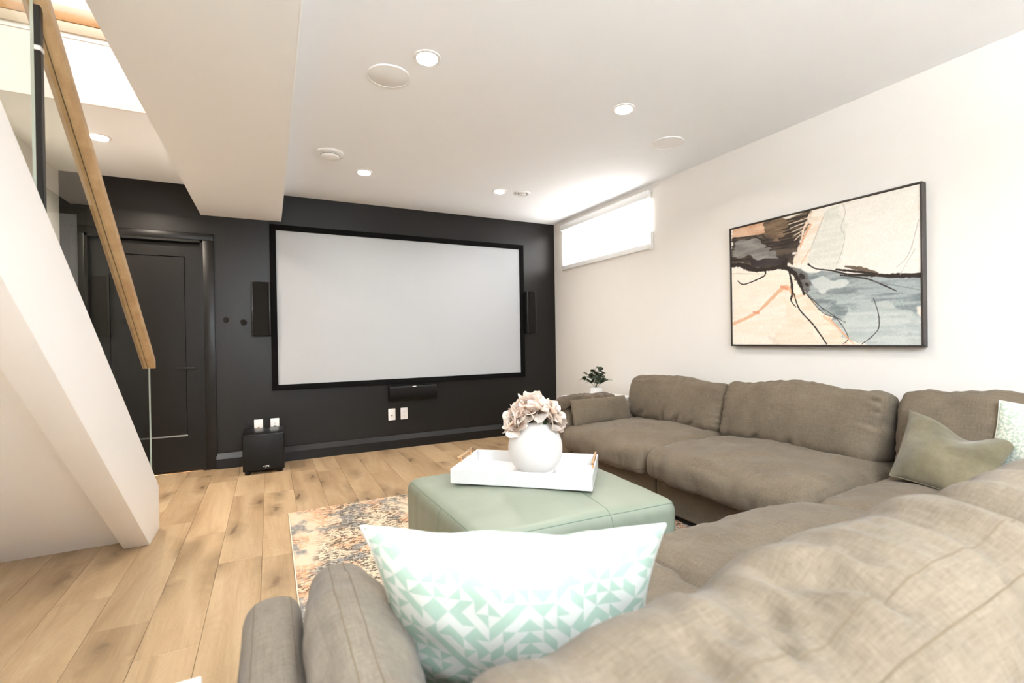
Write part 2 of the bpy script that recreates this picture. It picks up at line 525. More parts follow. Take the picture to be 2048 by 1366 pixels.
# ------------------------------------------------------------------ the setting
# floor: a screed slab with every plank laid on it
floor = link('floor', box(XL - 0.2, XR + 0.05, YB - 0.05, D + 0.35, -0.10, -0.012), M['screed'])
tag(floor, 'light oak plank floor', 'floor', kind='structure')
PW = 0.1955
x0 = -0.4435
k0 = int(math.floor((XL - x0) / PW))
ends = {0: 2.08, -1: 2.36, -2: 2.672, -3: 3.15, -4: 2.45, -5: 2.85, 1: 1.62, 2: 2.756, 3: 3.30, 4: 2.0, 5: 3.62, 6: 2.9}
plank_cache = {}
k = k0
while x0 + k * PW < XR:
    xa, xb = max(x0 + k * PW, XL), min(x0 + (k + 1) * PW, XR)
    e = ends.get(k, 2.0 + ((k * 0.371) % 1.18))
    L = 1.178
    y = e - L * math.ceil((e - YB) / L)
    while y < D - 0.001:
        ya, yb = max(y, YB), min(y + L, D)
        if yb - ya > 0.03:
                wx, ly = round(xb - xa, 4), round(yb - ya, 4)
                if (wx, ly) not in plank_cache:
                    g = 0.0005
                    me = box(-wx / 2 + g, wx / 2 - g, -ly / 2 + g, ly / 2 - g, -0.012, 0.0, 0.0009, 1)
                    me.materials.append(M['floor'])
                    plank_cache[(wx, ly)] = me
                o = bpy.data.objects.new('plank', plank_cache[(wx, ly)])
                COL.objects.link(o); o.parent = floor
                o.location = ((xa + xb) / 2, (ya + yb) / 2, 0)
        y += L
    k += 1

def struct(name, me, mat, label=None, parent=None):
    o = link(name, me, mat, parent)
    if parent is None: tag(o, label, None, None, 'structure')
    return o

T = 0.14
DX0, DX1, DZ = -1.30, -0.513, 2.005          # rough door opening
struct('wall_screen', boxes([(XL - T, DX0, D, D + T, 0, H + 0.03), (DX1, XR + T, D, D + T, 0, H + 0.03), (DX0, DX1, D, D + T, DZ, H + 0.03)]), M['black_wall'], 'black painted feature wall behind the screen')
WY0, WY1, WZ0, WZ1 = 3.31, 4.69, 1.93, 2.36    # window opening
struct('wall_right', boxes([(XR, XR + T, YB, WY0, 0, H + 0.03), (XR, XR + T, WY1, D, 0, H + 0.03), (XR, XR + T, WY0, WY1, 0, WZ0), (XR, XR + T, WY0, WY1, WZ1, H + 0.03)]), M['wall'], 'long warm white wall on the right')
struct('wall_left', box(XL - T, XL, YB, D, 0, 5.3), M['wall'], 'white wall behind the staircase')
struct('wall_back', box(XL - T, XR + T, YB - T, YB, 0, 5.3), M['wall'], 'white wall behind the camera')
# ceiling: one slab right of the stair opening, one beyond it
struct('ceiling', boxes([(SOF[0], XR + T, YB, D, H, H + 0.12), (XL - T, SOF[0], YOP + 0.02, D, H, H + 0.12)]), M['ceil'], 'white ceiling with recessed lights')
sof = struct('ceiling_soffit', box(SOF[0], SOF[1], YB, D, SOF[2], H), M['ceil'], 'boxed white bulkhead running along the ceiling')
link('corner_bead', box(SOF[1] - 0.004, SOF[1] + 0.003, YB, D, SOF[2] - 0.0015, SOF[2] + 0.006, 0.001, 1), M['ceil'], sof)
# stairwell above
struct('wall_stairwell_far', box(XL, SOF[0], YOP, YOP + 0.02, H, 2.855), M['stairwhite'], 'white face of the floor opening above the stairs')
struct('trim_1', box(XL, SOF[0], YOP - 0.004, YOP + 0.03, 2.826, 2.834, 0.002, 1), M['stairwhite'], 'thin white bead below the upstairs floor edge')
struct('trim_2', box(XL, SOF[0], YOP - 0.010, YOP + 0.05, 2.856, 2.912, 0.003, 2), M['cream'], 'cream moulding under the upstairs oak nosing')
struct('trim_3', box(XL, SOF[0], YOP - 0.014, YOP + 0.06, 2.913, 2.962, 0.004, 2), M['nosing'], 'orange oak nosing at the top of the stairwell')
struct('trim_4', box(XL, SOF[0], YOP - 0.004, YOP + 0.05, 2.963, 3.005, 0.003, 2), M['cream'], 'cream baseboard strip above the oak nosing')
struct('wall_stairwell_upper', box(XL, SOF[0] + 0.9, YOP + 0.01, YOP + 0.15, 3.006, 5.3), M['stairwhite'], 'white upstairs wall at the far side of the stairwell')
struct('wall_stairwell_side', box(SOF[0], SOF[0] + 0.02, YB, YOP + 0.05, H + 0.0, 5.3), M['stairwhite'], 'white upstairs wall over the soffit')
struct('ceiling_upper', box(XL - T, SOF[0] + 0.9, YB, YOP + 0.2, 5.3, 5.4), M['ceil'], 'upstairs ceiling over the stairwell')

# baseboards: flat lower board, sloped cap that catches the light
def baseboard(name, x0, x1, label):
    poly = [(D, 0.0), (D - 0.040, 0.0), (D - 0.040, 0.086), (D - 0.010, 0.132), (D, 0.134)]
    return struct(name, prism(poly, 0, x0, x1), M['black_trim'], label)
baseboard('baseboard_screen', -0.432, XR, 'black baseboard under the projection screen')
struct('baseboard_right', box(XR - 0.014, XR, YB, D - 0.03, 0, 0.13, 0.003, 2), M['stairwhite'], 'white baseboard along the right wall')
struct('baseboard_back', box(XL, XR - 0.014, YB, YB + 0.014, 0, 0.13, 0.003, 2), M['stairwhite'], 'white baseboard along the back wall')

# door
door = thing('door_1', 'black panelled door with black casing left of the screen', None, (-0.9, D, 0), kind='structure')
ca = [(-0.508, -0.425, D - 0.022, D, 0.0, 2.0), (-1.385, -1.302, D - 0.022, D, 0.0, 2.0), (-1.385, -0.425, D - 0.022, D, 1.9995, 2.062)]
for c in ca:
    link('casing', box(*c, 0.004, 2), M['black_trim'], door, world=True)
link('jamb', boxes([(-0.527, -0.508, D - 0.018, D + T, 0, 2.0), (-1.302, -1.283, D - 0.018, D + T, 0, 2.0), (-1.302, -0.508, D - 0.018, D + T, 1.982, 2.0)]), M['black_trim'], door, world=True)
link('stop', boxes([(-0.545, -0.527, D + 0.085, D + 0.10, 0, 1.98), (-1.283, -0.527, D + 0.085, D + 0.10, 1.958, 1.982)]), M['black_trim'], door, world=True)
SY = D + 0.045
sx0, sx1 = -1.281, -0.530
px0, px1, pz0, pz1 = -1.165, -0.646, 0.303, 1.862
slab = link('slab', boxes([(sx0, px0, SY, SY + 0.035, 0.008, 1.972), (px1, sx1, SY, SY + 0.035, 0.008, 1.972), (px0, px1, SY, SY + 0.035, pz1, 1.972), (px0, px1, SY, SY + 0.035, 0.008, pz0)]), M['black_trim'], door, world=True)
link('panel', box(px0 + 0.007, px1 - 0.007, SY + 0.010, SY + 0.030, pz0 + 0.007, pz1 - 0.007), M['black_trim'], slab, world=True)
link('panel_backing', box(px0 - 0.01, px1 + 0.01, SY + 0.0302, SY + 0.0348, pz0 - 0.01, pz1 + 0.01), M['slot'], slab, world=True)
link('panel_bead', prism([(SY + 0.001, pz0), (SY + 0.010, pz0), (SY + 0.010, pz0 + 0.012)], 0, px0, px1), M['black_trim'], slab, world=True)
hd = link('lever_rose', lathe([(0, 0), (0.027, 0), (0.027, 0.008), (0.012, 0.011), (0.010, 0.045), (0, 0.045)], 28), M['black_plastic'], slab)
hd.rotation_euler = (math.pi / 2, 0, 0)
hd.location = Vector((-0.585, SY, 0.893)) - Vector((-0.9, D, 0))
link('lever_handle', box(-0.705, -0.575, SY - 0.052, SY - 0.040, 0.885, 0.901, 0.004, 2), M['steel_black'], slab, world=True)
link('threshold', box(-1.285, -0.525, D - 0.012, D + 0.1, 0, 0.006, 0.002, 1), M['gold'], door, world=True)
struct('wall_behind_door', box(-1.4, -0.4, D + 0.14, D + 0.17, 0, 2.1), M['slot'], 'dark backing behind the black door')

# window with roller shade
win = thing('window_1', 'high basement window in the right wall', None, (XR, 4.0, 1.9), kind='structure')
link('window_frame', boxes([(XR + 0.08, XR + 0.12, WY0, WY1, WZ0, WZ0 + 0.04), (XR + 0.08, XR + 0.12, WY0, WY1, WZ1 - 0.04, WZ1), (XR + 0.08, XR + 0.12, WY0, WY0 + 0.04, WZ0 + 0.04, WZ1 - 0.04), (XR + 0.08, XR + 0.12, WY1 - 0.04, WY1, WZ0 + 0.04, WZ1 - 0.04), (XR + 0.08, XR + 0.12, 3.98, 4.02, WZ0 + 0.04, WZ1 - 0.04)]), M['window_white'], win, world=True)
for a, b_ in ((WY0 + 0.04, 3.98), (4.02, WY1 - 0.04)):
    link('pane', box(XR + 0.097, XR + 0.101, a, b_, WZ0 + 0.04, WZ1 - 0.04), M['glass'], win, world=True)
shd = thing('roller_shade', 'glowing white roller shade over the high window', 'shade', (XR - 0.02, 4.0, 1.895))
link('cassette', box(XR - 0.045, XR - 0.002, 3.274, 4.735, 2.352, 2.424, 0.006, 2), M['window_white'], shd, world=True)
link('shade_fabric', box(XR - 0.022, XR - 0.018, 3.292, 4.722, 1.945, 2.352), M['shade'], shd, world=True)
link('hem_bar', box(XR - 0.030, XR - 0.008, 3.286, 4.728, 1.897, 1.945, 0.004, 2), M['window_white'], shd, world=True)
link('chain_guide', box(XR - 0.020, XR - 0.002, 3.262, 3.278, 1.885, 2.05, 0.003, 2), M['white_plastic'], shd, world=True)

# ------------------------------------------------------------------ ceiling fixtures
def downlight(x, y, z, label, power=POT_W, r=0.048, col=(1.0, 0.96, 0.905), group='recessed downlights in the ceiling'):
    t = thing('recessed_light', label, 'light', (x, y, z), group=group)
    link('trim_ring', lathe([(r + 0.001, -0.001), (r + 0.003, -0.005), (r + 0.016, -0.004), (r + 0.019, 0.0)], 40), M['white_plastic'], t)
    link('lens', lathe([(0, -0.003), (r, -0.003), (r + 0.001, -0.001)], 40), M['lens'], t)
    ld = bpy.data.lights.new('downlight_lamp', 'AREA')
    ld.shape = 'DISK'; ld.size = 2 * r; ld.energy = power; ld.color = col; ld.spread = math.radians(150)
    lo = bpy.data.objects.new('downlight_lamp', ld)
    COL.objects.link(lo); lo.parent = t; lo.location = (0, 0, -0.012)
    lo.visible_camera = True
    return t
downlight(0.705, 2.256, H, 'round recessed downlight beside the round ceiling speaker, nearest the soffit')
downlight(1.922, 2.256, H, 'round recessed downlight on the ceiling nearest the painting')
downlight(0.707, 4.00, H, 'recessed downlight beside the smoke detector, in front of the black wall')
downlight(1.924, 4.00, H, 'recessed downlight beside the small round vent, above the screen')
downlight(-0.979, 4.03, H, 'recessed downlight over the black door behind the handrail', col=(1.0, 0.87, 0.72), power=POT_W * 2.4)
for (x, y, l) in ((0.705, 0.5, 'recessed downlight above the mint triangle pillow'), (1.922, 0.5, 'recessed downlight above the sofa corner'),
                  (0.705, -1.25, 'recessed downlight behind the sofa near the stairs'), (1.922, -1.25, 'recessed downlight behind the sofa near the right wall')):
    downlight(x, y, H, l, power=POT_W * (0.50 if x < 1 else 0.25), col=(0.95, 0.97, 1.0))
for yy in (0.2, 1.7):  # added unseen lamps, stand in for daylight from upstairs
    downlight(-0.98, yy, 5.3, 'added light for upstairs daylight over the %s of the stairwell' % ('top' if yy < 1 else 'middle'), power=22, r=0.07, col=(0.95, 0.97, 1.0), group='added upstairs fill lights')

def ceiling_speaker(x, y, r, label):
    t = thing('ceiling_speaker', label, 'speaker', (x, y, H), group='round ceiling speakers')
    link('grille', lathe([(0, -0.006), (r - 0.006, -0.006), (r - 0.004, -0.005)], 56), M['ceil_plastic'], t)
    link('rim', lathe([(r - 0.004, -0.005), (r - 0.003, -0.0075), (r, -0.006), (r + 0.001, 0)], 56), M['white_plastic'], t)
ceiling_speaker(0.573, 2.495, 0.107, 'larger looking round white ceiling speaker by the soffit')
ceiling_speaker(2.540, 2.518, 0.107, 'round white ceiling speaker near the right wall')

t = thing('smoke_detector', 'white round smoke detector on the ceiling by the soffit', 'smoke detector', (0.413, 3.689, H))
link('base_plate', lathe([(0, 0), (0.092, 0), (0.092, -0.008), (0.080, -0.016), (0, -0.016)], 48), M['white_plastic'], t)
link('vent_ring', lathe([(0.066, -0.016), (0.066, -0.026), (0, -0.026)], 48), M['grey_slot'], t)
link('louver', lathe([(0.070, -0.0195), (0.072, -0.0215), (0.070, -0.0235), (0.06, -0.0215)], 48), M['white_plastic'], t)
link('cover', lathe([(0.064, -0.026), (0.066, -0.028), (0.062, -0.036), (0.050, -0.042), (0, -0.042)], 48), M['white_plastic'], t)

t = thing('ceiling_vent', 'small round white vent on the ceiling above the screen corner', 'vent', (2.156, 3.983, H))
link('flange', lathe([(0.045, -0.004), (0.055, -0.010), (0.075, -0.005), (0.078, 0)], 48), M['white_plastic'], t)
link('throat', lathe([(0.046, -0.004), (0.044, -0.001), (0, -0.001)], 40), M['grey_slot'], t)
link('damper', lathe([(0.036, -0.003), (0.038, -0.012), (0.030, -0.016), (0, -0.017)], 40), M['white_plastic'], t)

# ------------------------------------------------------------------ stairs
SX = -0.606
SL = 0.81
zt = lambda y: 0.259 + (3.512 - y) * SL
zb = lambda y: (3.250 - y) * SL
y_top = 0.15
st = thing('staircase', 'white closed stringer staircase rising on the left', 'stairs', (-1.0, 3.4, 0))
link('stringer', prism([(3.512, 0.0), (3.250, 0.0), (y_top, zb(y_top)), (y_top, zt(y_top)), (3.512, 0.259)], 0, -0.722, SX, 0.003), M['stairwhite'], st, world=True)
link('underside', prism([(3.362, 0.0), (3.42, 0.0), (y_top, (3.42 - y_top) * SL), (y_top, (3.362 - y_top) * 0.81)], 0, XL + 0.003, -0.7222), M['stairwhite'], st, world=True)
nst = 14
rise, run = 0.199, 0.2457
for i in range(nst):
    yf = 3.44 - i * run
    link('riser', box(XL + 0.004, -0.7225, yf - 0.018, yf, i * rise + 0.001, (i + 1) * rise - 0.028), M['stairwhite'], st, world=True)
    link('tread', box(XL + 0.004, -0.7225, yf - run - 0.002, yf + 0.02, (i + 1) * rise - 0.027, (i + 1) * rise, 0.005, 2), M['rail'], st, world=True)

rl = thing('glass_railing', 'glass stair railing with oak handrail and black post', 'railing', (-0.64, 3.4, 0.4))
GX = -0.64
rz = lambda y: 0.962 + (3.51 - y) * 0.82
def glass_panel(y0, y1):
    e = 0.0
    lowcut = lambda y: zt(y) + 0.002
    me = prism([(y1, max(0.02, lowcut(y1))), (y0, lowcut(y0)), (y0, rz(y0) + 0.008), (y1, rz(y1) + 0.008)], 0, GX - 0.004, GX + 0.004)
    g = link('glass_panel', me, M['glass'], rl, world=True)
    link('glass_edge', box(GX - 0.004, GX + 0.004, y1, y1 + 0.0015, lowcut(y1), rz(y1) - 0.002), M['glass_edge'], g, world=True)
    link('glass_edge', box(GX - 0.004, GX + 0.004, y0 - 0.0015, y0, lowcut(y0), rz(y0) - 0.002), M['glass_edge'], g, world=True)
glass_panel(2.044, 3.505)
glass_panel(0.25, 1.985)
ya, yb_ = 0.15, 3.515
def rail_half(xa, xb):
    return prism([(yb_, rz(yb_)), (yb_, rz(yb_) + 0.05), (ya, rz(ya) + 0.05), (ya, rz(ya))], 0, xa, xb, 0.002)
hr = link('handrail', rail_half(GX - 0.034, GX + 0.030), M['rail'], rl, world=True)
link('groove', prism([(yb_ - 0.004, rz(yb_) - 0.0002), (yb_ - 0.004, rz(yb_) + 0.01), (ya, rz(ya) + 0.01), (ya, rz(ya) - 0.0012)], 0, GX - 0.0085, GX - 0.006), M['slot'], hr, world=True)
link('post', box(GX - 0.010, GX + 0.010, 2.018, 2.042, zt(2.018) + 0.001, rz(2.03) + 0.004, 0.002, 1), M['steel_black'], rl, world=True)
link('clip', box(GX - 0.011, GX + 0.011, 2.014, 2.046, 2.035, 2.05, 0.001, 1), M['chrome'], rl, world=True)

# ------------------------------------------------------------------ screen wall objects
scr = thing('projection_screen', 'large blank pale grey projection screen with wide black border', 'screen', (1.33, D, 0.66))
fx0, fx1, fz0, fz1 = 0.014, 2.655, 0.660, 2.192
ix0, ix1, iz0, iz1 = 0.066, 2.602, 0.712, 2.140
ym = D - 0.036
def mitred(x0, x1, z0, z1, a0, a1, b0, b1):
    out = []
    for q in ([(x0, z0), (x1, z0), (a1, b0), (a0, b0)], [(x1, z0), (x1, z1), (a1, b1), (a1, b0)], [(x1, z1), (x0, z1), (a0, b1), (a1, b1)], [(x0, z1), (x0, z0), (a0, b0), (a0, b1)]):
        out.append(q)
    return out
for q in mitred(fx0, fx1, fz0, fz1, ix0, ix1, iz0, iz1):
    link('border', prism(q, 1, ym, D - 0.002, 0.0015), M['black_matte'], scr, world=True)
link('screen_fabric', box(ix0 - 0.004, ix1 + 0.004, D - 0.022, D - 0.012, iz0 - 0.004, iz1 + 0.004), M['screen'], scr, world=True)

def wall_speaker(x0, x1, z0, z1, label, name='wall_speaker', vertical=True):
    t = thing(name, label, 'speaker', ((x0 + x1) / 2, D, z0), group='slim black wall speakers')
    y0 = D - 0.085
    n = 10
    # body: bowed front, extruded along its long axis
    if vertical:
        w_ = x1 - x0
        arc = [(x0 + w_ * i / n, y0 - 0.018 * (1 - (2 * i / n - 1) ** 2)) for i in range(n + 1)]
        body = prism([(x0, D), *arc, (x1, D)], 2, z0, z1, 0.002)
        ar2 = [(x0 + 0.018 + (w_ - 0.036) * i / n, y0 - 0.0215 - 0.016 * (1 - (2 * i / n - 1) ** 2) + 0.004) for i in range(n + 1)]
        grl = prism([(ar2[0][0], y0), *ar2, (ar2[-1][0], y0)], 2, z0 + 0.006, z1 - 0.006)
        link('body', body, M['black_plastic'], t, world=True)
        link('grille', grl, M['grille'], t, world=True)
        for xx in (x0 + 0.0085, x1 - 0.0085):
            link('edge_strip', box(xx - 0.007, xx + 0.007, y0 - 0.012, y0 + 0.01, z0 + 0.004, z1 - 0.004, 0.003, 2), M['steel_black'], t, world=True)
    else:
        h_ = z1 - z0
        arc = [(y0 - 0.018 * (1 - (2 * i / n - 1) ** 2), z0 + h_ * i / n) for i in range(n + 1)]
        body = prism([(D, z0), *arc, (D, z1)], 0, x0, x1, 0.002)
        ar2 = [(y0 - 0.0175 - 0.016 * (1 - (2 * i / n - 1) ** 2), z0 + 0.016 + (h_ - 0.032) * i / n) for i in range(n + 1)]
        grl = prism([(y0, ar2[0][1]), *ar2, (y0, ar2[-1][1])], 0, x0 + 0.006, x1 - 0.006)
        link('body', body, M['black_plastic'], t, world=True)
        link('grille', grl, M['grille'], t, world=True)
        link('badge', box((x0 + x1) / 2 - 0.018, (x0 + x1) / 2 + 0.02, y0 - 0.024, y0 - 0.015, z1 - 0.012, z1 - 0.004, 0.001, 1), M['chrome'], t, world=True)
    return t
wall_speaker(-0.140, 0.013, 1.168, 1.652, 'tall slim black wall speaker at the left edge of the screen')
wall_speaker(2.660, 2.783, 1.168, 1.652, 'tall slim black wall speaker at the right edge of the screen')
wall_speaker(1.072, 1.563, 0.492, 0.640, 'long black centre speaker mounted under the screen', 'centre_speaker', False)

# subwoofer
sb = thing('subwoofer', 'black cube subwoofer on the floor with a small silver badge', 'subwoofer', (-0.06, 4.72, 0))
cab = link('cabinet', box(-0.216, 0.098, 4.545, 4.885, 0.028, 0.336, 0.006, 3), M['black_gloss'], sb, world=True)
link('front_grille', box(-0.210, 0.092, 4.534, 4.546, 0.034, 0.326, 0.004, 2), M['black_plastic'], sb, world=True)
for fx_ in (-0.18, 0.062):
    for fy in (4.57, 4.85):
        f_ = link('foot', lathe([(0, 0.028), (0.024, 0.028), (0.02, 0.0), (0, 0.0)], 20), M['black_plastic'], sb)
        f_.location = (fx_ + 0.06, fy - 4.72, 0)
arc = []
bx, bz = -0.042, 0.062
pA = [(bx - 0.022 + 0.044 * i / 10, 4.531, bz + 0.007 * math.sin(math.pi * (0.15 + 0.8 * i / 10)) - 0.004 + 0.006 * i / 10) for i in range(11)]
pB = [(bx - 0.008 + 0.012 * i / 6, 4.531, bz - 0.013 + 0.016 * i / 6) for i in range(7)]
pC = [(bx + 0.008 + 0.013 * i / 6, 4.531, bz - 0.002 + 0.0035 * math.sin(i)) for i in range(7)]
link('badge', tube(pA, 0.0022, 6), M['chrome'], sb, world=True)
link('badge', tube(pB, 0.0020, 6), M['chrome'], sb, world=True)
link('badge', tube(pC, 0.0018, 6), M['chrome'], sb, world=True)

def outlet(x, z, kind, label, zlen=0.118):
    t = thing('wall_outlet', label, 'outlet', (x, D, z), group='white wall plates on the black wall')
    link('plate', box(-0.036, 0.036, -0.006, 0, -zlen / 2, zlen / 2, 0.0025, 2), M['white_plastic'], t)
    if kind == 'outlet':
        ins = link('insert', box(-0.017, 0.017, -0.0085, -0.005, -0.034, 0.034, 0.001, 1), M['white_plastic'], t)
        for s in (0.017, -0.017):
            link('slot', boxes([(-0.0075, -0.0055, -0.0088, -0.0084, s - 0.004, s + 0.005), (0.0055, 0.0075, -0.0088, -0.0084, s - 0.004, s + 0.005), (-0.002, 0.002, -0.0088, -0.0084, s - 0.012, s - 0.008)]), M['slot'], ins)
        if label.startswith('white outlet'):
            link('plug', box(-0.013, 0.013, -0.030, -0.0085, -0.034, -0.006, 0.003, 2), M['slot'], t)
    else:
        j = link('jack', lathe([(0.0065, 0), (0.0065, 0.004), (0.003, 0.006), (0, 0.006)], 16), M['gold'] if kind == 'coax' else M['slot'], t)
        j.rotation_euler = (math.pi / 2, 0, 0); j.location = (0, -0.006, -0.012)
        sct = lathe([(0.0028, 0), (0.002, 0.001), (0, 0.001)], 12)
        for s in (0.045, -0.045):
            q = link('screw', sct, M['grey_slot'] if not sct.materials else None, t)
            q.rotation_euler = (math.pi / 2, 0, 0); q.location = (0, -0.006, s)
outlet(-0.102, 0.345, 'coax', 'white wall plate with a cable jack, left above the subwoofer')
outlet(0.031, 0.345, 'outlet', 'white outlet with a black plug, right above the subwoofer')
outlet(1.107, 0.347, 'jack', 'white jack plate under the centre speaker, the left one')
outlet(1.233, 0.347, 'outlet', 'socket plate under the centre speaker, the right one')
for (x, z, s) in ((-0.343, 1.311, 0.028), (-0.207, 1.289, 0.032)):
    bm = bmesh.new()
    n = 18
    vs = [bm.verts.new((s * (0.85 + 0.2 * mnoise.noise((math.cos(a), math.sin(a), x))) * math.cos(a), 0, s * (0.85 + 0.25 * mnoise.noise((math.cos(a), 3 + math.sin(a), x))) * math.sin(a))) for a in [2 * math.pi * i / n for i in range(n)]]
    f = bm.faces.new(vs)
    ex = bmesh.ops.extrude_face_region(bm, geom=[f])
    bmesh.ops.translate(bm, verts=[v for v in ex['geom'] if isinstance(v, bmesh.types.BMVert)], vec=(0, 0.0012, 0))
    bmesh.ops.recalc_face_normals(bm, faces=bm.faces)
    o = link('filler_patch', bm_mesh(bm), M['patch'], None, (x, D - 0.0012, z))
    tag(o, 'small dark touch-up patch on the black wall, %s' % ('nearer the door' if x < -0.3 else 'nearer the wall speaker'), 'wall patch', 'touch-up patches between door and speaker')

# added out-of-view uplight behind the sofa, brightens the ceiling as bounce fill
tc = thing('fill_uplight', 'added unseen uplight behind the sofa, fill for the ceiling', 'lamp', (0.30, -1.55, 0))
link('uplight_base', lathe([(0, 0), (0.14, 0), (0.14, 0.018), (0.02, 0.03), (0, 0.03)], 40), M['steel_black'], tc)
link('pole', lathe([(0.012, 0.03), (0.012, 1.68)], 20), M['steel_black'], tc)
link('bowl', lathe([(0.012, 1.66), (0.05, 1.67), (0.16, 1.74), (0.165, 1.745), (0.155, 1.745), (0.05, 1.685), (0, 1.682)], 48), M['white_plastic'], tc)
ld = bpy.data.lights.new('fill_bulb', 'AREA'); ld.shape = 'DISK'; ld.size = 0.24; ld.energy = FILL_W; ld.color = (0.80, 0.91, 1.0)
lo = bpy.data.objects.new('fill_bulb', ld); COL.objects.link(lo); lo.parent = tc; lo.location = (0, 0, 1.735); lo.rotation_euler = (math.pi, 0, 0)


# ------------------------------------------------------------------ abstract painting
# every field and stroke in canvas coordinates (0..1); colours become a colour attribute of the canvas mesh
ART_POLYS = [
    ((240, 233, 222), (246, 240, 232), 0.5, 0.02, [(0.523, 0.998), (1.0, 1.0), (1.002, 0.433), (0.49, 0.535), (0.41, 0.605)]),
    ((222, 219, 207), (236, 232, 222), 0.7, 0.03, [(0.554, 0.987), (0.676, 0.987), (0.679, 0.762), (0.643, 0.567), (0.507, 0.585), (0.493, 0.685)]),
    ((246, 236, 220), (240, 222, 200), 0.5, 0.03, [(-0.004, 0.679), (0.409, 0.572), (0.472, 0.408), (0.715, -0.004), (0.0, 0.0)]),
    ((92, 78, 66), (52, 42, 36), 1.0, 0.03, [(-0.001, 0.929), (0.23, 0.982), (0.504, 0.996), (0.482, 0.904), (0.437, 0.786), (0.42, 0.691), (0.406, 0.604), (0.126, 0.664), (-0.003, 0.735)]),
    ((128, 106, 82), (96, 78, 60), 0.9, 0.03, [(0.201, 0.991), (0.5, 0.995), (0.456, 0.825), (0.264, 0.832)]),
    ((222, 184, 154), (196, 150, 118), 0.8, 0.02, [(-0.0, 1.0), (0.225, 0.998), (0.219, 0.921), (0.001, 0.922)]),
    ((118, 112, 108), (150, 146, 138), 0.9, 0.03, [(0.003, 0.877), (0.15, 0.887), (0.272, 0.749), (0.342, 0.676), (0.127, 0.73), (0.0, 0.753)]),
    ((62, 54, 52), (44, 36, 32), 0.6, 0.015, [(0.122, 0.725), (0.351, 0.674), (0.359, 0.616), (0.223, 0.632), (0.141, 0.661)]),
    ((244, 234, 220), (232, 206, 178), 0.6, 0.02, [(0.41, 0.605), (0.429, 0.744), (0.523, 0.992), (0.592, 0.984), (0.51, 0.724), (0.492, 0.588)]),
    ((235, 222, 205), (228, 190, 158), 0.5, 0.01, [(0.457, 0.868), (0.495, 0.975), (0.523, 0.987), (0.464, 0.833), (0.433, 0.699)]),
    ((190, 194, 188), (170, 176, 172), 0.8, 0.03, [(0.41, 0.594), (0.506, 0.523), (0.656, 0.495), (1.0, 0.427), (1.0, -0.007), (0.709, -0.004), (0.649, 0.149), (0.592, 0.215), (0.518, 0.327), (0.468, 0.42)]),
    ((166, 172, 170), (124, 132, 132), 1.0, 0.04, [(0.41, 0.594), (0.506, 0.523), (0.656, 0.495), (1.0, 0.416), (0.999, 0.206), (0.874, 0.256), (0.748, 0.309), (0.649, 0.179), (0.592, 0.215), (0.518, 0.327), (0.468, 0.42)]),
    ((200, 204, 198), (182, 188, 184), 1.0, 0.06, [(0.635, 0.16), (0.721, 0.273), (0.813, 0.291), (0.898, 0.216), (1.0, 0.197), (1.0, -0.003), (0.716, 0.001), (0.682, 0.066)]),
    ((208, 210, 204), (192, 198, 194), 0.6, 0.04, [(0.505, 0.468), (0.655, 0.473), (0.724, 0.431), (0.639, 0.394), (0.535, 0.41)]),
    ((180, 186, 182), (144, 152, 150), 1.0, 0.07, [(0.549, 0.355), (0.654, 0.402), (0.801, 0.331), (0.678, 0.197)]),
    ((120, 118, 114), (86, 82, 78), 0.8, 0.015, [(0.367, 0.614), (0.491, 0.545), (0.505, 0.478), (0.48, 0.396), (0.456, 0.422), (0.409, 0.55)]),
    ((240, 216, 190), (246, 232, 214), 0.8, 0.03, [(0.405, 0.374), (0.471, 0.387), (0.577, 0.226), (0.682, 0.056), (0.709, 0.001), (0.588, 0.003), (0.499, 0.158)]),
    ((244, 228, 208), (238, 212, 186), 0.5, 0.04, [(0.346, 0.438), (0.405, 0.352), (0.514, 0.147), (0.573, 0.003), (0.293, 0.006), (0.368, 0.211)]),
]
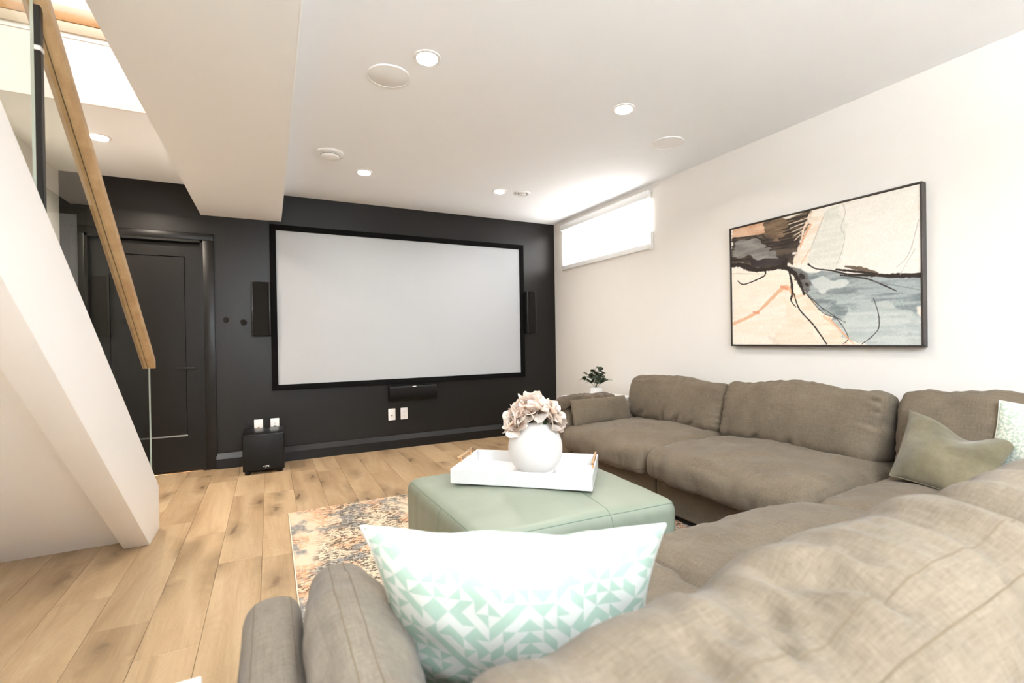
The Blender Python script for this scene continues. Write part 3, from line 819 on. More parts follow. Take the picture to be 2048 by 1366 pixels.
ART_STROKES = [
    ((226, 176, 138), (0.0185, 0.0154, 0.02, 0.0169), 0.9, [(0.004, 0.18), (0.177, 0.271), (0.347, 0.449), (0.405, 0.383)]),
    ((222, 150, 116), (0.0154, 0.0154), 0.9, [(0.334, 0.457), (0.364, 0.441)]),
    ((222, 150, 116), (0.0138, 0.0138), 0.8, [(0.153, 0.27), (0.182, 0.262)]),
    ((232, 186, 150), (0.0108, 0.0108, 0.0092, 0.0077), 0.8, [(0.569, 0.206), (0.627, 0.14), (0.675, 0.067), (0.716, 0.004)]),
    ((236, 196, 162), (0.0169, 0.0154), 0.6, [(0.413, 0.362), (0.471, 0.381)]),
    ((226, 166, 128), (0.0092, 0.0092, 0.0077), 0.85, [(0.506, 0.896), (0.463, 0.801), (0.424, 0.679)]),
    ((230, 190, 160), (0.0077, 0.0077), 0.7, [(0.494, 0.706), (0.452, 0.618)]),
    ((206, 196, 182), (0.0077, 0.0062), 0.8, [(0.572, 0.928), (0.498, 0.694)]),
    ((228, 212, 196), (0.0231, 0.0231), 0.6, [(0.258, 0.059), (0.311, 0.012)]),
    ((44, 34, 28), (0.02, 0.0262, 0.0308, 0.0231, 0.0169, 0.02, 0.0231, 0.0185, 0.0092), 1, [(-0.004, 0.694), (0.065, 0.683), (0.125, 0.646), (0.184, 0.619), (0.269, 0.611), (0.341, 0.614), (0.392, 0.573), (0.429, 0.508), (0.465, 0.382)]),
    ((44, 34, 28), (0.0077, 0.0308, 0.0231), 1, [(0.368, 0.67), (0.352, 0.634), (0.341, 0.608)]),
    ((44, 34, 28), (0.0123, 0.0062), 0.9, [(-0.003, 0.735), (0.122, 0.725)]),
    ((44, 34, 28), (0.0077, 0.0077, 0.0062, 0.0062), 1, [(0.232, 0.605), (0.221, 0.56), (0.092, 0.513), (0.043, 0.548)]),
    ((44, 34, 28), (0.0092, 0.0123, 0.0108, 0.0062, 0.0038), 1, [(0.382, 0.563), (0.395, 0.464), (0.395, 0.386), (0.389, 0.341), (0.417, 0.291)]),
    ((44, 34, 28), (0.0046, 0.0069, 0.0069, 0.0062), 1, [(0.406, 0.396), (0.437, 0.272), (0.514, 0.147), (0.582, 0.006)]),
    ((44, 34, 28), (0.0092, 0.0062, 0.0062, 0.0077, 0.0123, 0.0185, 0.02), 1, [(0.49, 0.604), (0.53, 0.564), (0.613, 0.534), (0.691, 0.495), (0.816, 0.465), (0.908, 0.448), (1.0, 0.434)]),
    ((92, 74, 58), (0.0062, 0.02, 0.0138), 0.9, [(0.678, 0.552), (0.753, 0.519), (0.826, 0.473)]),
    ((44, 34, 28), (0.0077, 0.0108, 0.0062), 1, [(0.634, 0.538), (0.725, 0.508), (0.826, 0.473)]),
    ((44, 34, 28), (0.0062, 0.0069, 0.0046), 0.95, [(0.656, 0.495), (0.784, 0.445), (0.906, 0.348)]),
    ((44, 34, 28), (0.0062, 0.0054), 0.9, [(0.496, 1.002), (0.43, 0.788)]),
    ((60, 58, 56), (0.0038, 0.0038, 0.0038, 0.0031), 0.9, [(0.468, 0.4), (0.533, 0.304), (0.628, 0.201), (0.677, 0.16)]),
    ((60, 58, 56), (0.0038, 0.0038, 0.0038, 0.0038, 0.0031), 0.9, [(0.472, 0.392), (0.562, 0.238), (0.635, 0.185), (0.689, 0.056), (0.664, 0.005)]),
    ((64, 62, 60), (0.0031, 0.0038, 0.0038, 0.0038, 0.0038), 0.95, [(0.807, 0.316), (0.827, 0.213), (0.829, 0.118), (0.802, 0.062), (0.754, 0.007)]),
    ((196, 192, 182), (0.0038, 0.0031, 0.0038, 0.0031, 0.0038, 0.0031), 0.9, [(0.672, 0.989), (0.682, 0.922), (0.661, 0.828), (0.679, 0.761), (0.662, 0.654), (0.639, 0.58)]),
    ((196, 188, 176), (0.0046, 0.0038, 0.0031), 0.8, [(0.994, 0.78), (0.957, 0.583), (0.906, 0.502)]),
    ((200, 192, 180), (0.0038, 0.0031), 0.7, [(0.98, 0.604), (0.92, 0.453)]),
    ((205, 198, 184), (0.0062, 0.0046), 0.7, [(0.013, 0.619), (0.231, 0.575)]),
    ((120, 126, 126), (0.0038, 0.0031), 0.8, [(0.803, 0.427), (0.992, 0.346)]),
    ((92, 92, 92), (0.0038, 0.0023), 0.8, [(0.456, 0.432), (0.592, 0.215)]),
    ((222, 160, 126), (0.0046, 0.0038), 0.8, [(0.592, 0.204), (0.692, 0.041)]),
    ((238, 224, 206), (0.0123, 0.0092), 0.8, [(0.438, 0.742), (0.418, 0.603)]),
    ((44, 34, 28), (0.0215, 0.0215), 0.95, [(0.45, 0.526), (0.458, 0.514)]),
    ((44, 34, 28), (0.0138, 0.0138), 0.95, [(0.478, 0.456), (0.483, 0.448)]),
    ((44, 34, 28), (0.0062, 0.0123, 0.0062), 0.9, [(0.37, 0.972), (0.438, 0.97), (0.49, 0.97)]),
    ((44, 34, 28), (0.0062, 0.0123, 0.0062), 0.9, [(0.375, 0.946), (0.43, 0.949), (0.483, 0.949)]),
    ((44, 34, 28), (0.0062, 0.0123, 0.0062), 0.9, [(0.38, 0.92), (0.422, 0.927), (0.475, 0.928)]),
    ((44, 34, 28), (0.0062, 0.0123, 0.0062), 0.9, [(0.345, 0.906), (0.414, 0.905), (0.467, 0.906)]),
    ((44, 34, 28), (0.0062, 0.0123, 0.0062), 0.9, [(0.35, 0.879), (0.406, 0.883), (0.459, 0.885)]),
    ((44, 34, 28), (0.0062, 0.0123, 0.0062), 0.9, [(0.355, 0.853), (0.398, 0.861), (0.452, 0.863)]),
    ((44, 34, 28), (0.0062, 0.0123, 0.0062), 0.9, [(0.32, 0.838), (0.39, 0.839), (0.444, 0.841)]),
    ((44, 34, 28), (0.0062, 0.0123, 0.0062), 0.9, [(0.325, 0.812), (0.382, 0.816), (0.436, 0.819)]),
    ((44, 34, 28), (0.0062, 0.0123, 0.0062), 0.9, [(0.33, 0.785), (0.374, 0.794), (0.428, 0.797)]),
    ((232, 214, 194), (0.0062, 0.0046), 0.8, [(0.495, 0.952), (0.382, 0.937)]),
    ((232, 214, 194), (0.0062, 0.0046), 0.8, [(0.483, 0.923), (0.39, 0.903)]),
    ((232, 214, 194), (0.0062, 0.0046), 0.8, [(0.471, 0.894), (0.398, 0.87)]),
    ((232, 214, 194), (0.0062, 0.0046), 0.8, [(0.459, 0.865), (0.406, 0.836)]),
    ((232, 214, 194), (0.0062, 0.0046), 0.8, [(0.447, 0.836), (0.414, 0.803)]),
    ((44, 34, 28), (0.0069, 0.0054), 0.85, [(0.006, 0.921), (0.17, 0.905)]),
    ((44, 34, 28), (0.0069, 0.0054), 0.85, [(0.16, 0.902), (0.227, 0.848)]),
    ((44, 34, 28), (0.0069, 0.0054), 0.85, [(0.219, 0.894), (0.255, 0.846)]),
    ((44, 34, 28), (0.0069, 0.0054), 0.85, [(0.235, 0.793), (0.345, 0.788)]),
    ((44, 34, 28), (0.0069, 0.0054), 0.85, [(0.263, 0.763), (0.379, 0.757)]),
]

def value_noise(h_, w_, cy, cx, seed):
    r = np.random.RandomState(seed)
    g = r.rand(cy + 2, cx + 2)
    yy = np.linspace(0, cy, h_)[:, None]; xx = np.linspace(0, cx, w_)[None, :]
    yi = np.minimum(yy.astype(int), cy); xi = np.minimum(xx.astype(int), cx)
    fy = yy - yi; fx = xx - xi
    fy = fy * fy * (3 - 2 * fy); fx = fx * fx * (3 - 2 * fx)
    a = g[yi, xi] * (1 - fx) + g[yi, xi + 1] * fx
    b = g[yi + 1, xi] * (1 - fx) + g[yi + 1, xi + 1] * fx
    return a * (1 - fy) + b * fy

def paint_canvas(w_, h_, asp):
    U, V = np.meshgrid(np.linspace(0, 1, w_), np.linspace(0, 1, h_))
    img = np.ones((h_, w_, 3)) * np.array((236, 228, 215.0))
    img += (value_noise(h_, w_, 5, 6, 1)[..., None] - 0.5) * np.array((6, 10, 16))
    for i, (c, s, amt, wob, pts) in enumerate(ART_POLYS):
        wx = (value_noise(h_, w_, 14, 18, 100 + i) - 0.5) * wob * 2 + (value_noise(h_, w_, 90, 24, 300 + i) - 0.5) * wob
        wy = (value_noise(h_, w_, 16, 16, 200 + i) - 0.5) * wob * 2
        x = U + wx; y = V + wy
        ins = np.zeros(U.shape, bool)
        n = len(pts)
        for k_ in range(n):
            (xa, ya_), (xb, yb2) = pts[k_], pts[(k_ + 1) % n]
            cond = (ya_ > y) != (yb2 > y)
            with np.errstate(divide='ignore', invalid='ignore'):
                xc = (xb - xa) * (y - ya_) / (yb2 - ya_ + 1e-12) + xa
            ins ^= cond & (x < xc)
        st_ = value_noise(h_, w_, 60, 9, 400 + i) * 0.5 + value_noise(h_, w_, 22, 14, 500 + i) * 0.35 + value_noise(h_, w_, 110, 120, 600 + i) * 0.15
        st_ = np.clip((st_ - 0.38) * 3.2, 0, 1) * amt
        col = np.array(c, float) * (1 - st_[..., None]) + np.array(s, float) * st_[..., None]
        edge = np.where(ins, 1.0, 0.0)
        e2 = edge
        for _ in range(max(1, int(wob * 90))):
            pd_ = np.pad(e2, 1, mode='edge')
            e2 = (pd_[1:-1, 1:-1] * 2 + pd_[:-2, 1:-1] + pd_[2:, 1:-1] + pd_[1:-1, :-2] + pd_[1:-1, 2:]) / 6
        img = img * (1 - e2[..., None]) + col * e2[..., None]
    for i, (c, ws, op, pts) in enumerate(ART_STROKES):
        P_ = np.array(pts)
        # smooth the polyline (Catmull-Rom)
        Q, W_ = [], []
        n = len(P_)
        for k_ in range(n - 1):
            p0, p1, p2, p3 = P_[max(k_ - 1, 0)], P_[k_], P_[k_ + 1], P_[min(k_ + 2, n - 1)]
            for t_ in np.linspace(0, 1, 9)[: 9 if k_ == n - 2 else 8]:
                Q.append(0.5 * ((2 * p1) + (p2 - p0) * t_ + (2 * p0 - 5 * p1 + 4 * p2 - p3) * t_ ** 2 + (3 * p1 - p0 - 3 * p2 + p3) * t_ ** 3))
                wa, wb = ws[min(k_, len(ws) - 1)], ws[min(k_ + 1, len(ws) - 1)]
                W_.append(wa + (wb - wa) * t_)
        dmin = np.full(U.shape, 9.0)
        Q = np.array(Q)
        jit = (value_noise(h_, w_, 70, 90, 700 + i) - 0.5) * 0.5
        for k_ in range(len(Q) - 1):
            a, b = Q[k_], Q[k_ + 1]
            dx, dy = (b[0] - a[0]) * asp, b[1] - a[1]
            px_, py_ = (U - a[0]) * asp, V - a[1]
            t_ = np.clip((px_ * dx + py_ * dy) / (dx * dx + dy * dy + 1e-12), 0, 1)
            dist = np.hypot(px_ - t_ * dx, py_ - t_ * dy)
            wd = W_[k_] + (W_[k_ + 1] - W_[k_]) * t_
            dmin = np.minimum(dmin, dist / (wd * 0.80 * (1 + jit)))
        al = np.clip((1.15 - dmin) / 0.35, 0, 1) * op
        img = img * (1 - al[..., None]) + np.array(c, float) * al[..., None]
    img *= 1 + (value_noise(h_, w_, 150, 200, 5)[..., None] - 0.5) * 0.06
    return np.clip(img / 255 * 0.93, 0, 1)

PX = XR - 0.045                                   # front plane of the painting
PY0, PY1, PZ0, PZ1 = 1.257, 2.430, 1.022, 1.893
pt = thing('framed_painting', 'abstract painting in cream, brown and grey-blue with thin dark frame', 'painting', (XR, (PY0 + PY1) / 2, PZ0))
fr_ = 0.009
PB = XR - 0.001
for q in ((PY0, PY1, PZ0, PZ0 + fr_), (PY0, PY1, PZ1 - fr_, PZ1), (PY0, PY0 + fr_, PZ0 + fr_, PZ1 - fr_), (PY1 - fr_, PY1, PZ0 + fr_, PZ1 - fr_)):
    link('frame_bar', box(PX, PB, q[0], q[1], q[2], q[3], 0.0012, 1), M['frame'], pt, world=True)
cw, chh = 440, 320
img = paint_canvas(cw, chh, (PY1 - PY0) / (PZ1 - PZ0))
lin = np.where(img <= 0.04045, img / 12.92, ((img + 0.055) / 1.055) ** 2.4)
yy = np.linspace(PY1 - fr_ - 0.003, PY0 + fr_ + 0.003, cw)     # u grows to the right as seen from the room
zz = np.linspace(PZ0 + fr_ + 0.003, PZ1 - fr_ - 0.003, chh)
Yg, Zg = np.meshgrid(yy, zz)
co = np.stack([np.full(Yg.shape, PX + 0.006), Yg, Zg], -1).reshape(-1, 3)
idx = np.arange(cw * chh).reshape(chh, cw)
qd = np.stack([idx[:-1, :-1], idx[:-1, 1:], idx[1:, 1:], idx[1:, :-1]], -1).reshape(-1, 4)
# canvas sides and back make it a real slab
base_n = len(co)
bk = [(PB - 0.002, yy[0], zz[0]), (PB - 0.002, yy[-1], zz[0]), (PB - 0.002, yy[-1], zz[-1]), (PB - 0.002, yy[0], zz[-1])]
faces = qd.tolist()
c4 = [int(idx[0, 0]), int(idx[0, -1]), int(idx[-1, -1]), int(idx[-1, 0])]
bidx = [base_n, base_n + 1, base_n + 2, base_n + 3]
rows = [idx[0, :].tolist(), idx[:, -1].tolist(), idx[-1, ::-1].tolist(), idx[::-1, 0].tolist()]
for k_ in range(4):
    faces.append(rows[k_][::-1] + [bidx[k_], bidx[(k_ + 1) % 4]])
faces.append(bidx[::-1])
me = bpy.data.meshes.new('canvas')
me.from_pydata(co.tolist() + bk, [], faces)
ca_ = me.color_attributes.new('paint', 'FLOAT_COLOR', 'POINT')
rgba = np.ones((len(me.vertices), 4), np.float32) * 0.8
rgba[:base_n, :3] = lin.reshape(-1, 3)
rgba[:, 3] = 1
ca_.data.foreach_set('color', rgba.ravel())
link('canvas', me, M['art'], pt, world=True)


# ------------------------------------------------------------------ soft shapes
def grid_levels(n, bias=0.65):
    s = np.linspace(-1, 1, n + 1)
    return bias * np.sin(s * math.pi / 2) + (1 - bias) * s

def vert_normals(P, F):
    a, b, c, d = (P[F[:, i]] for i in range(4))
    fn_ = np.cross(c - a, d - b)
    nr = np.zeros_like(P)
    for i in range(4):
        np.add.at(nr, F[:, i], fn_)
    return nr / (np.linalg.norm(nr, axis=1, keepdims=True) + 1e-12)

def crease(P, Nr, p0, p1, depth, width, ridge=0.4):
    p0, p1 = np.array(p0, float), np.array(p1, float)
    d = p1 - p0
    t = np.clip(((P - p0) @ d) / (d @ d), 0, 1)
    dist = np.linalg.norm(P - (p0 + t[:, None] * d), axis=1)
    tap = np.sin(np.pi * (0.08 + 0.84 * t))
    a = -depth * np.exp(-(dist / width) ** 2) + ridge * depth * np.exp(-((dist - 2.0 * width) / width) ** 2)
    return a * tap

def pnoise(P, s, seed=0.0, oct_=2):
    if not hasattr(s, '__len__'): s = (s, s, s)
    out = np.empty(len(P))
    sx_, sy_, sz_ = s
    for i, (x, y, z) in enumerate(P.tolist()):
        out[i] = mnoise.fractal((x * sx_ + seed, y * sy_ - seed, z * sz_ + 2 * seed), 1.0, 2.0, oct_)
    return out

class Soft:
    """rounded, crowned, wrinkled box; keeps its grid so that seams can follow it"""
    def __init__(s, half, r, n, crown=(0, 0, 0), post=None, disp=None, frame=None):
        hx, hy, hz = half
        L = [grid_levels(k_) for k_ in n]
        s.n = n
        ids, Q = {}, []
        def vid(i, j, k_):
            key = (i, j, k_)
            if key not in ids:
                ids[key] = len(Q); Q.append((L[0][i], L[1][j], L[2][k_]))
            return ids[key]
        F, UVF = [], []
        nx, ny, nz = n
        for k_, flip in ((0, True), (nz, False)):
            for i in range(nx):
                for j in range(ny):
                    f = [(i, j), (i + 1, j), (i + 1, j + 1), (i, j + 1)]
                    if flip: f = f[::-1]
                    F.append([vid(a, b, k_) for a, b in f]); UVF.append([(L[0][a] * hx, L[1][b] * hy) for a, b in f])
        for j, flip in ((0, False), (ny, True)):
            for i in range(nx):
                for k_ in range(nz):
                    f = [(i, k_), (i + 1, k_), (i + 1, k_ + 1), (i, k_ + 1)]
                    if flip: f = f[::-1]
                    F.append([vid(a, j, b) for a, b in f]); UVF.append([(L[0][a] * hx, L[2][b] * hz + 3.0) for a, b in f])
        for i, flip in ((0, True), (nx, False)):
            for j in range(ny):
                for k_ in range(nz):
                    f = [(j, k_), (j + 1, k_), (j + 1, k_ + 1), (j, k_ + 1)]
                    if flip: f = f[::-1]
                    F.append([vid(i, a, b) for a, b in f]); UVF.append([(L[1][a] * hy, L[2][b] * hz + 6.0) for a, b in f])
        s.ids, s.F = ids, np.array(F)
        Q = np.array(Q)
        h = np.array(half)
        q = Q * h
        rr = np.minimum(r, h * 0.999)
        inner = np.clip(q, -(h - rr), h - rr)
        d = (q - inner) / rr
        ln = np.linalg.norm(d, axis=1, keepdims=True)
        mx = np.abs(d).max(axis=1, keepdims=True)
        P = inner + np.where(ln > 1e-9, d / np.maximum(ln, 1e-9) * mx, 0) * rr
        nn = np.clip(P / h, -1, 1)
        P2 = P.copy()
        for k_ in range(3):
            i, j = [a for a in range(3) if a != k_]
            lowz = np.where((nn[:, 2] < 0) & (k_ == 2), 0.0, 1.0)      # the underside stays flat
            P2[:, k_] += lowz * np.sign(nn[:, k_]) * np.abs(nn[:, k_]) * crown[k_] * (1 - nn[:, i] ** 2) * (1 - nn[:, j] ** 2)
        P = P2
        if post is not None: P = post(P, nn)
        s.nn = nn
        if disp is not None:
            nr = vert_normals(P, s.F)
            P = P + nr * disp(P, nr, nn)[:, None]
        if frame is not None:
            R_, o = frame
            P = P @ np.array(R_) + np.array(o)
        s.P = P
        me = bpy.data.meshes.new('soft')
        me.from_pydata(P.tolist(), [], F)
        uvl = me.uv_layers.new(name='UVMap')
        uvl.data.foreach_set('uv', np.array(UVF).reshape(-1))
        smooth(me)
        s.me = me
    def ring_z(s, k_, out=0.0):
        nx, ny, nz = s.n
        key = [(i, 0, k_) for i in range(nx)] + [(nx, j, k_) for j in range(ny)] + [(i, ny, k_) for i in range(nx, 0, -1)] + [(0, j, k_) for j in range(ny, 0, -1)]
        return s.path(key, out)
    def ring_y(s, j, out=0.0):
        nx, ny, nz = s.n
        key = [(i, j, 0) for i in range(nx)] + [(nx, j, k_) for k_ in range(nz)] + [(i, j, nz) for i in range(nx, 0, -1)] + [(0, j, k_) for k_ in range(nz, 0, -1)]
        return s.path(key, out)
    def ring_x(s, i, out=0.0):
        nx, ny, nz = s.n
        key = [(i, j, 0) for j in range(ny)] + [(i, ny, k_) for k_ in range(nz)] + [(i, j, nz) for j in range(ny, 0, -1)] + [(i, 0, k_) for k_ in range(nz, 0, -1)]
        return s.path(key, out)
    def path(s, keys, out=0.0):
        nr = vert_normals(s.P, s.F) if not hasattr(s, '_nr') else s._nr
        s._nr = nr
        return [tuple(s.P[s.ids[k_]] + nr[s.ids[k_]] * out) for k_ in keys if k_ in s.ids]

def frame_of(xd, yd, zd, o):
    return ([list(Vector(xd)), list(Vector(yd)), list(Vector(zd))], o)

# ------------------------------------------------------------------ rug
rug = thing('area_rug', 'distressed cream, orange and grey area rug under the ottoman', 'rug', (1.4, 2.3, 0))
RX0, RX1, RY0, RY1 = 0.094, 2.75, 0.80, 3.385
link('pile', box(RX0, RX1, RY0, RY1, 0.0005, 0.009, 0.003, 2), M['rug'], rug, world=True)
for q in ((RX0 - 0.006, RX0, RY0, RY1), (RX1, RX1 + 0.006, RY0, RY1)):
    link('binding', box(q[0], q[1], q[2], q[3], 0.0005, 0.0095, 0.003, 2), M['rug_edge'], rug, world=True)

# ------------------------------------------------------------------ ottoman
ot = thing('ottoman', 'square sage green leather ottoman with white tray', 'ottoman', (1.09, 1.95, 0.01))
oc_ = np.array([(0.632, 1.535), (1.540, 1.490), (1.600, 2.375), (0.600, 2.400)])
def ot_post(P, nn):
    P = P.copy()
    u = (P[:, 0] / 0.46 + 1) / 2; v = (P[:, 1] / 0.46 + 1) / 2
    xy = ((1 - u) * (1 - v))[:, None] * oc_[0] + (u * (1 - v))[:, None] * oc_[1] + (u * v)[:, None] * oc_[2] + ((1 - u) * v)[:, None] * oc_[3]
    P[:, :2] = xy
    return P
def ot_disp(P, nr, nn):
    side = np.clip(1 - np.abs(nr[:, 2]) * 1.6, 0, 1)
    tang = np.where(np.abs(nr[:, 0]) > np.abs(nr[:, 1]), P[:, 1], P[:, 0])
    W_ = np.stack([tang * 1.0, tang * 0.0, P[:, 2] * 0.16], -1)
    f = pnoise(W_, (16, 1, 9), 3.3, 3)
    up_ = np.clip((P[:, 2] - 0.05) / 0.25, 0.25, 1)
    top = np.clip(nr[:, 2], 0, 1)
    d = side * f * 0.012 * up_ + top * pnoise(P, (5, 5, 5), 1.1, 2) * 0.003
    # seams pull in
    return d
ot_s = Soft((0.46, 0.46, 0.198), 0.05, (56, 56, 20), (0.004, 0.004, 0.028), ot_post, ot_disp, None)
ot_s.P[:, 2] += 0.012 + 0.198
ot_s.me.vertices.foreach_set('co', ot_s.P.ravel()); ot_s.me.update()
ob = link('body', ot_s.me, M['leather'], ot, world=True)
link('seam', tube(ot_s.ring_z(20, 0.0002), 0.0016, 5, True), M['leather_seam'], ob, world=True)
mid = 33
pth = ot_s.path([(mid, 0, k_) for k_ in range(0, 21)] + [(mid, j, 20) for j in range(1, 57)], 0.0002)
link('seam', tube(pth, 0.0013, 5), M['leather_seam'], ob, world=True)
pth = ot_s.path([(0, 26, k_) for k_ in range(0, 21)], 0.0002)
link('seam', tube(pth, 0.0013, 5), M['leather_seam'], ob, world=True)
for (dx, dy) in ((0.70, 1.60), (1.47, 1.56), (1.53, 2.30), (0.68, 2.32)):
    f_ = link('foot', lathe([(0, 0), (0.022, 0), (0.025, 0.02), (0, 0.02)], 16), M['black_plastic'], ot)
    f_.location = (dx - 1.09, dy - 1.95, 0)

# ------------------------------------------------------------------ tray with brass handles
ang = math.atan2(-0.423, 0.494)
TC = ((0.738 + 1.486) / 2, (2.099 + 1.988) / 2)
OZ = 0.4385
tr_ = thing('serving_tray', 'white lacquered tray with brass handles on the ottoman', 'tray', (TC[0], TC[1], OZ), ang)
tl, tw, th, tt = 0.650, 0.400, 0.066, 0.012
link('tray_base', box(-tl / 2 + tt, tl / 2 - tt, -tw / 2 + tt, tw / 2 - tt, 0.0, 0.012), M['lacquer'], tr_)
for q in ((-tl / 2, tl / 2, -tw / 2, -tw / 2 + tt), (-tl / 2, tl / 2, tw / 2 - tt, tw / 2), (-tl / 2, -tl / 2 + tt, -tw / 2 + tt, tw / 2 - tt), (tl / 2 - tt, tl / 2, -tw / 2 + tt, tw / 2 - tt)):
    link('tray_side', box(q[0], q[1], q[2], q[3], 0.0, th, 0.0012, 1), M['lacquer'], tr_)
for sgn in (-1, 1):
    xh = sgn * (tl / 2 - 0.006)
    h_ = link('handle', box(xh - 0.005, xh + 0.006, -0.110, 0.110, th + 0.024, th + 0.034, 0.0015, 1), M['gold'], tr_)
    for yy_ in (-0.072, 0.072):
        link('handle_post', box(xh - 0.004, xh + 0.004, yy_ - 0.004, yy_ + 0.004, th, th + 0.0245), M['gold'], h_)

# ------------------------------------------------------------------ vase and peonies
VX, VY, VZ = 1.150, 2.035, OZ + 0.0125
vs_ = thing('round_vase', 'matte white round vase on the tray', 'vase', (VX, VY, VZ))
prof = [(0, 0), (0.078, 0.0), (0.088, 0.004)]
for i in range(1, 30):
    a = -1.02 + (1.02 + 1.26) * i / 30
    prof.append((0.0 + 0.132 * math.cos(a) ** 0.86, 0.118 + 0.132 * 1.0 * math.sin(a) * (1.0 if a > 0 else 0.98)))
prof += [(0.040, 0.2445), (0.036, 0.2465), (0.033, 0.244), (0.036, 0.22), (0.05, 0.19)]
link('vase_body', lathe(prof, 72, 60), M['ceramic'], vs_)

def m_petal():
    mt, nt, b = nmat('peony_petal')
    uv = coord(nt, 'UV')
    sep = nt.nodes.new('ShaderNodeSeparateXYZ'); nt.links.new(uv, sep.inputs[0])
    info = nt.nodes.new('ShaderNodeObjectInfo')
    r_ = ramp(nt, [(0.0, srgb(220, 188, 164)), (0.35, srgb(238, 220, 206)), (0.9, srgb(246, 238, 231))])
    nt.links.new(math_(nt, 'ADD', sep.outputs[1], math_(nt, 'MULTIPLY', math_(nt, 'SUBTRACT', info.outputs['Random'], 0.5), 0.5)), r_.inputs[0])
    v_ = noise(nt, mapping(nt, uv, (26, 2, 1)), 1.0, 2)
    nt.links.new(mix(nt, r_.outputs[0], srgb(226, 200, 182), math_(nt, 'MULTIPLY', math_(nt, 'SUBTRACT', v_, 0.45), 0.5)), b.inputs['Base Color'])
    b.inputs['Roughness'].default_value = 0.8
    b.inputs['Specular IOR Level'].default_value = 0.2
    b.inputs['Subsurface Weight'].default_value = 0.0
    bump(nt, b, v_, 0.3, 0.002)
    return mt
M['petal'] = m_petal()

def petal_mesh(seed, ln=0.05, wd=0.045, bend0=80, bend1=-30, cup=0.35, ruf=0.006):
    bm = bmesh.new()
    nu, nv = 8, 7
    uvl = bm.loops.layers.uv.new('UVMap')
    G = []
    y = z = 0.0
    rows = []
    for j in range(nv + 1):
        v = j / nv
        th_ = math.radians(bend0 + (bend1 - bend0) * v ** 1.3)
        if j: y += ln / nv * math.cos(th_); z += ln / nv * math.sin(th_)
        w_ = wd * (0.22 + 0.78 * math.sin(math.pi * min(1, 0.08 + 0.60 * v)) ) * (1.0 if v < 0.85 else 1 - 0.9 * (v - 0.85) ** 1.0)
        row = []
        for i in range(nu + 1):
            u = 2 * i / nu - 1
            vv = v * (1 - 0.16 * u * u * v)
            c_ = cup * w_ * u * u
            rf = ruf * v * mnoise.noise((u * 2.4 + seed * 3.1, v * 2.2, seed))
            nx_, nz_ = -math.sin(th_), math.cos(th_)
            drop = ln * 0.16 * u * u * v
            row.append((bm.verts.new((u * w_ * 0.5, y - drop * math.cos(th_) + nx_ * (c_ + rf), z - drop * math.sin(th_) + nz_ * (c_ + rf))), (u * 0.5 + 0.5, v)))
        rows.append(row)
    for j in range(nv):
        for i in range(nu):
            q = [rows[j][i], rows[j][i + 1], rows[j + 1][i + 1], rows[j + 1][i]]
            f = bm.faces.new([a[0] for a in q])
            for lp, a in zip(f.loops, q): lp[uvl].uv = a[1]
    bmesh.ops.solidify(bm, geom=list(bm.faces), thickness=0.0008)
    return bm_mesh(bm, 'petal', True, 70)

PV = {'in': [petal_mesh(k_, 0.042, 0.042, 100, 62, 0.5, 0.008) for k_ in range(3)],
      'mid': [petal_mesh(k_ + 5, 0.060, 0.060, 88, 18, 0.42, 0.012) for k_ in range(3)],
      'out': [petal_mesh(k_ + 9, 0.074, 0.074, 66, -18, 0.34, 0.016) for k_ in range(3)]}
for l_ in PV.values():
    for me_ in l_: me_.materials.append(M['petal'])
M_leafmesh = petal_mesh(21, 0.05, 0.022, 40, 10, 0.2, 0.003)
M_leafmesh.materials.append(M['grass_green'])

def peony(pos, axis, scl, label, seed):
    rr_ = random.Random(seed)
    t = thing('peony', label, 'flower', pos, group='blush peonies in the round vase')
    t.rotation_mode = 'QUATERNION'
    t.rotation_quaternion = Vector((0, 0, 1)).rotation_difference(Vector(axis).normalized())
    def put(kind, cnt, rad, zz_, s0, tilt):
        for i in range(cnt):
            a = 2 * math.pi * i / cnt + rr_.uniform(-0.25, 0.25) + (0.4 if kind == 'mid' else 0)
            o = bpy.data.objects.new('petal', rr_.choice(PV[kind]))
            COL.objects.link(o); o.parent = t
            sc_ = s0 * scl * rr_.uniform(0.88, 1.12)
            o.scale = (sc_, sc_, sc_)
            o.location = (-math.sin(a) * rad * scl, math.cos(a) * rad * scl, zz_ * scl)
            o.rotation_euler = (rr_.uniform(-0.12, 0.12) + tilt, rr_.uniform(-0.12, 0.12), a)
    put('in', 5, 0.006, 0.006, 0.8, 0.15)
    put('in', 6, 0.014, 0.004, 1.0, 0.0)
    put('mid', 7, 0.014, 0.0, 0.9, 0.0)
    put('mid', 6, 0.020, -0.003, 1.0, -0.1)
    put('out', 8, 0.012, -0.006, 0.92, -0.05)
    # stem into the vase mouth
    loc = t.matrix_basis.inverted() @ Vector((VX, VY, VZ + 0.20))
    link('stem', tube([(0, 0, 0.0), (0, 0, -0.02), tuple(loc * 0.6 + Vector((0, 0, -0.01))), tuple(loc)], 0.0028, 6), M['stem_green'], t)
    for a in (0.5, 2.6, 4.4):
        o = bpy.data.objects.new('leaf', M_leafmesh); COL.objects.link(o); o.parent = t
        o.rotation_euler = (-0.6, 0, a); o.location = (0, 0, -0.016); o.scale = (scl * 0.8,) * 3
    return t
Rt = Vector((math.cos(yaw), -math.sin(yaw), 0)); Fw = Vector((math.sin(yaw), math.cos(yaw), 0))
VT = Vector((VX, VY, VZ + 0.245))
peony(VT + Rt * -0.016 + Fw * -0.005 + Vector((0, 0, 0.040)), (-0.18, -0.55, 1), 1.42, 'blush peony standing tallest in the middle of the white vase', 3)
